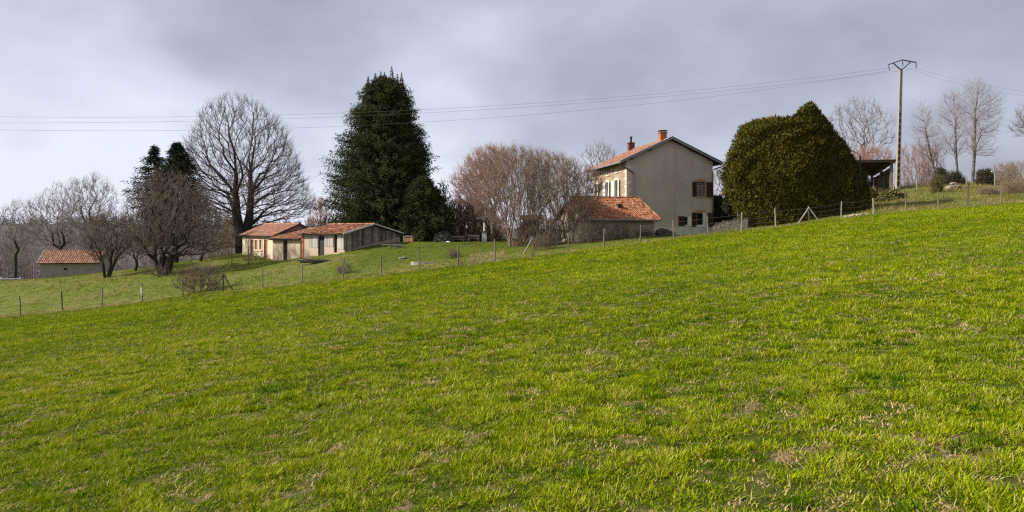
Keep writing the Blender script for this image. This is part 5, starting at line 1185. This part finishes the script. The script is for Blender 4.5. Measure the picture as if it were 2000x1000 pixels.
# dry stone wall and ruined wall right of the house
def rough_wall(name,label,px0,Y0,px1,Y1,h0,h1,th_,m,seed):
    a = at(px0,Y0); b_ = at(px1,Y1); n = 26; rr = random.Random(seed); T = thing(name,label,'wall',tuple(a)); mb = MB(); d_ = b_[:2]-a[:2]; nn = np.array([-d_[1],d_[0]])/np.hypot(*d_)*th_/2
    R_ = []
    for i in range(n+1):
        t = i/n; q = a[:2]+d_*t; zb_ = gz(*q)-a[2]; h = h0+(h1-h0)*t+rr.uniform(-.14,.14); j = [rr.uniform(-.06,.06) for _ in range(4)]; q = q-a[:2]
        R_.append([(q[0]-nn[0]*(1+j[0]),q[1]-nn[1]*(1+j[0]),zb_-.3),(q[0]-nn[0]*(1+j[1])*.9,q[1]-nn[1]*(1+j[1])*.9,zb_+h),(q[0]+nn[0]*.9,q[1]+nn[1]*.9,zb_+h*(1+j[2]*.5)),(q[0]+nn[0],q[1]+nn[1],zb_-.3)])
    for i in range(n):
        for k in range(3): mb.poly([R_[i][k],R_[i+1][k],R_[i+1][k+1],R_[i][k+1]])
    mb.poly(R_[0]); mb.poly(R_[-1]); mb.build('masonry',m,T)
    mb = MB()
    for i in range(n):
        x = (R_[i][1][0]+R_[i+1][2][0])/2; y = (R_[i][1][1]+R_[i+1][2][1])/2; z = R_[i][1][2]; s = rr.uniform(.1,.2)
        mb.hexa([(x-s,y-.16,z-.05),(x+s,y-.16,z-.05),(x+s,y+.16,z-.05),(x-s,y+.16,z-.05),(x-s*.8,y-.12,z+.12),(x+s*.9,y-.1,z+.14),(x+s*.8,y+.12,z+.1),(x-s*.9,y+.1,z+.13)])
    mb.build('coping',m,T)
rough_wall('dry_stone_wall','low mossy dry stone wall running from the house to the hedge',1396,71,1466,63,.95,.75,.5,M_darkstone,3)
rough_wall('ruined_wall','tall dark ivy grown ruined wall behind the corner of the farmhouse',1388,79,1436,80,3.4,2.3,.6,M_darkstone,5)
ivy_mass('ivy_clump','dark ivy clump covering the top of the ruined wall','ivy',at(1402,78.4),[(388,1392,1408),(398,1388,1424),(420,1388,1432),(445,1392,1436)],78.4,1800,L_gorse,.25,.3,.14,.4,.3,zmin=.6,seed=9)
# white sack by the hedge foot, rail gate far left
p = at(1702,74); mb = MB(); mb.tube([(0,0,-.05),(0,.02,.15),(.02,0,.45),(.05,.02,.75),(.06,.02,.95)],[.42,.45,.34,.18,.05],9); o = mb.build('covered_stook',mat('pale_cloth',(.52,.46,.40),(.42,.36,.30),None,3,9,.9,.3),smooth=True); o.location = tuple(p); tag(o,'small pale covered heap between the evergreen hedge and the barn','heap')
a = P(2,549,88); T = thing('rail_gate','low white rail gate at the left border below the woodland','gate',(a[0],a[1],gz(a[0],a[1])),0)
for x in (-2.2,.0,2.2): mb = MB(); mb.box(x-.09,x+.09,-.09,.09,-.3,.85); mb.build('post',M_offwhite,T)
mb = MB(); mb.box(-2.3,2.3,-.14,-.092,.32,.48); mb.box(-2.3,2.3,-.14,-.092,.62,.74); mb.build('rail',M_offwhite,T)

# ------------------------------------------------------------------ light, sky, camera
SUN = np.array([-.995,-.08,0]); EL = R(33)
s = np.array([SUN[0]*math.cos(EL)/np.hypot(*SUN[:2]),SUN[1]*math.cos(EL)/np.hypot(*SUN[:2]),math.sin(EL)])
ld = bpy.data.lights.new('sun','SUN'); ld.energy = 4.1; ld.angle = R(1.5); ld.color = (1,.93,.82)
lo_ = bpy.data.objects.new('sun',ld); col.objects.link(lo_); lo_.rotation_euler = Vector(s).to_track_quat('Z','Y').to_euler()
wd = bpy.data.worlds.new('World'); scene.world = wd; wd.use_nodes = True; nt = wd.node_tree; nt.nodes.clear(); links = nt.links
sky = N(nt,'ShaderNodeTexSky'); sky.sky_type = 'NISHITA'; sky.sun_disc = False; sky.sun_elevation = EL; sky.sun_rotation = math.atan2(s[0],s[1])
tc = N(nt,'ShaderNodeTexCoord'); sep = N(nt,'ShaderNodeSeparateXYZ'); links.new(tc.outputs['Generated'],sep.inputs[0])
def mth(op,a,b=None,c=None):
    n = N(nt,'ShaderNodeMath',operation=op)
    for i,x in enumerate((a,b,c)):
        if x is None: continue
        if isinstance(x,bpy.types.NodeSocket): links.new(x,n.inputs[i])
        else: n.inputs[i].default_value = x
    return n.outputs[0]
zc_ = mth('ADD',mth('MAXIMUM',sep.outputs[2],0.0),.42)
cv = N(nt,'ShaderNodeCombineXYZ'); links.new(mth('DIVIDE',sep.outputs[0],zc_),cv.inputs[0]); links.new(mth('DIVIDE',sep.outputs[1],zc_),cv.inputs[1]); cv.inputs[2].default_value = 3.7
na = noise(nt,cv.outputs[0],.95,4,.5); nb = noise(nt,cv.outputs[0],3.0,7,.55)
n_ = mth('ADD',mth('MULTIPLY',na,.78),mth('MULTIPLY',nb,.22))
# thicker cloud towards the right and overhead, thinner towards the sun side
thick = mth('ADD',mth('ADD',n_,mth('MULTIPLY',sep.outputs[0],.16)),mth('MULTIPLY',sep.outputs[2],.12))
cl = ramp(nt,thick,[(.40,(.50,.515,.60)),(.49,(.39,.405,.485)),(.565,(.295,.308,.378)),(.68,(.205,.217,.272))])
sc_ = mixc(nt,1.0,cl,(10,10,10),'MULTIPLY')
skyc = mixc(nt,.94,sky.outputs[0],sc_)
bgd = N(nt,'ShaderNodeBackground'); bgd.inputs['Strength'].default_value = .108; links.new(skyc,bgd.inputs['Color'])
ow = N(nt,'ShaderNodeOutputWorld'); links.new(bgd.outputs[0],ow.inputs['Surface'])
cd = bpy.data.cameras.new('camera'); cam = bpy.data.objects.new('camera',cd); col.objects.link(cam); cam.location = (0,0,EYE); cam.rotation_euler = (R(90),0,0)
cd.sensor_width = 36; cd.lens = 36*F/2000; cd.shift_y = -(500-HZ)/2000; cd.clip_end = 6000; cd.clip_start = .05; scene.camera = cam
vs = scene.view_settings; vs.view_transform = 'Standard'; vs.look = 'None'; vs.gamma = 1; vs.exposure = .65
scene.cycles.use_denoising = False; scene.cycles.pixel_filter_type = 'BLACKMAN_HARRIS'; scene.cycles.filter_width = 1.2; scene.cycles.max_bounces = 6; scene.cycles.transparent_max_bounces = 8
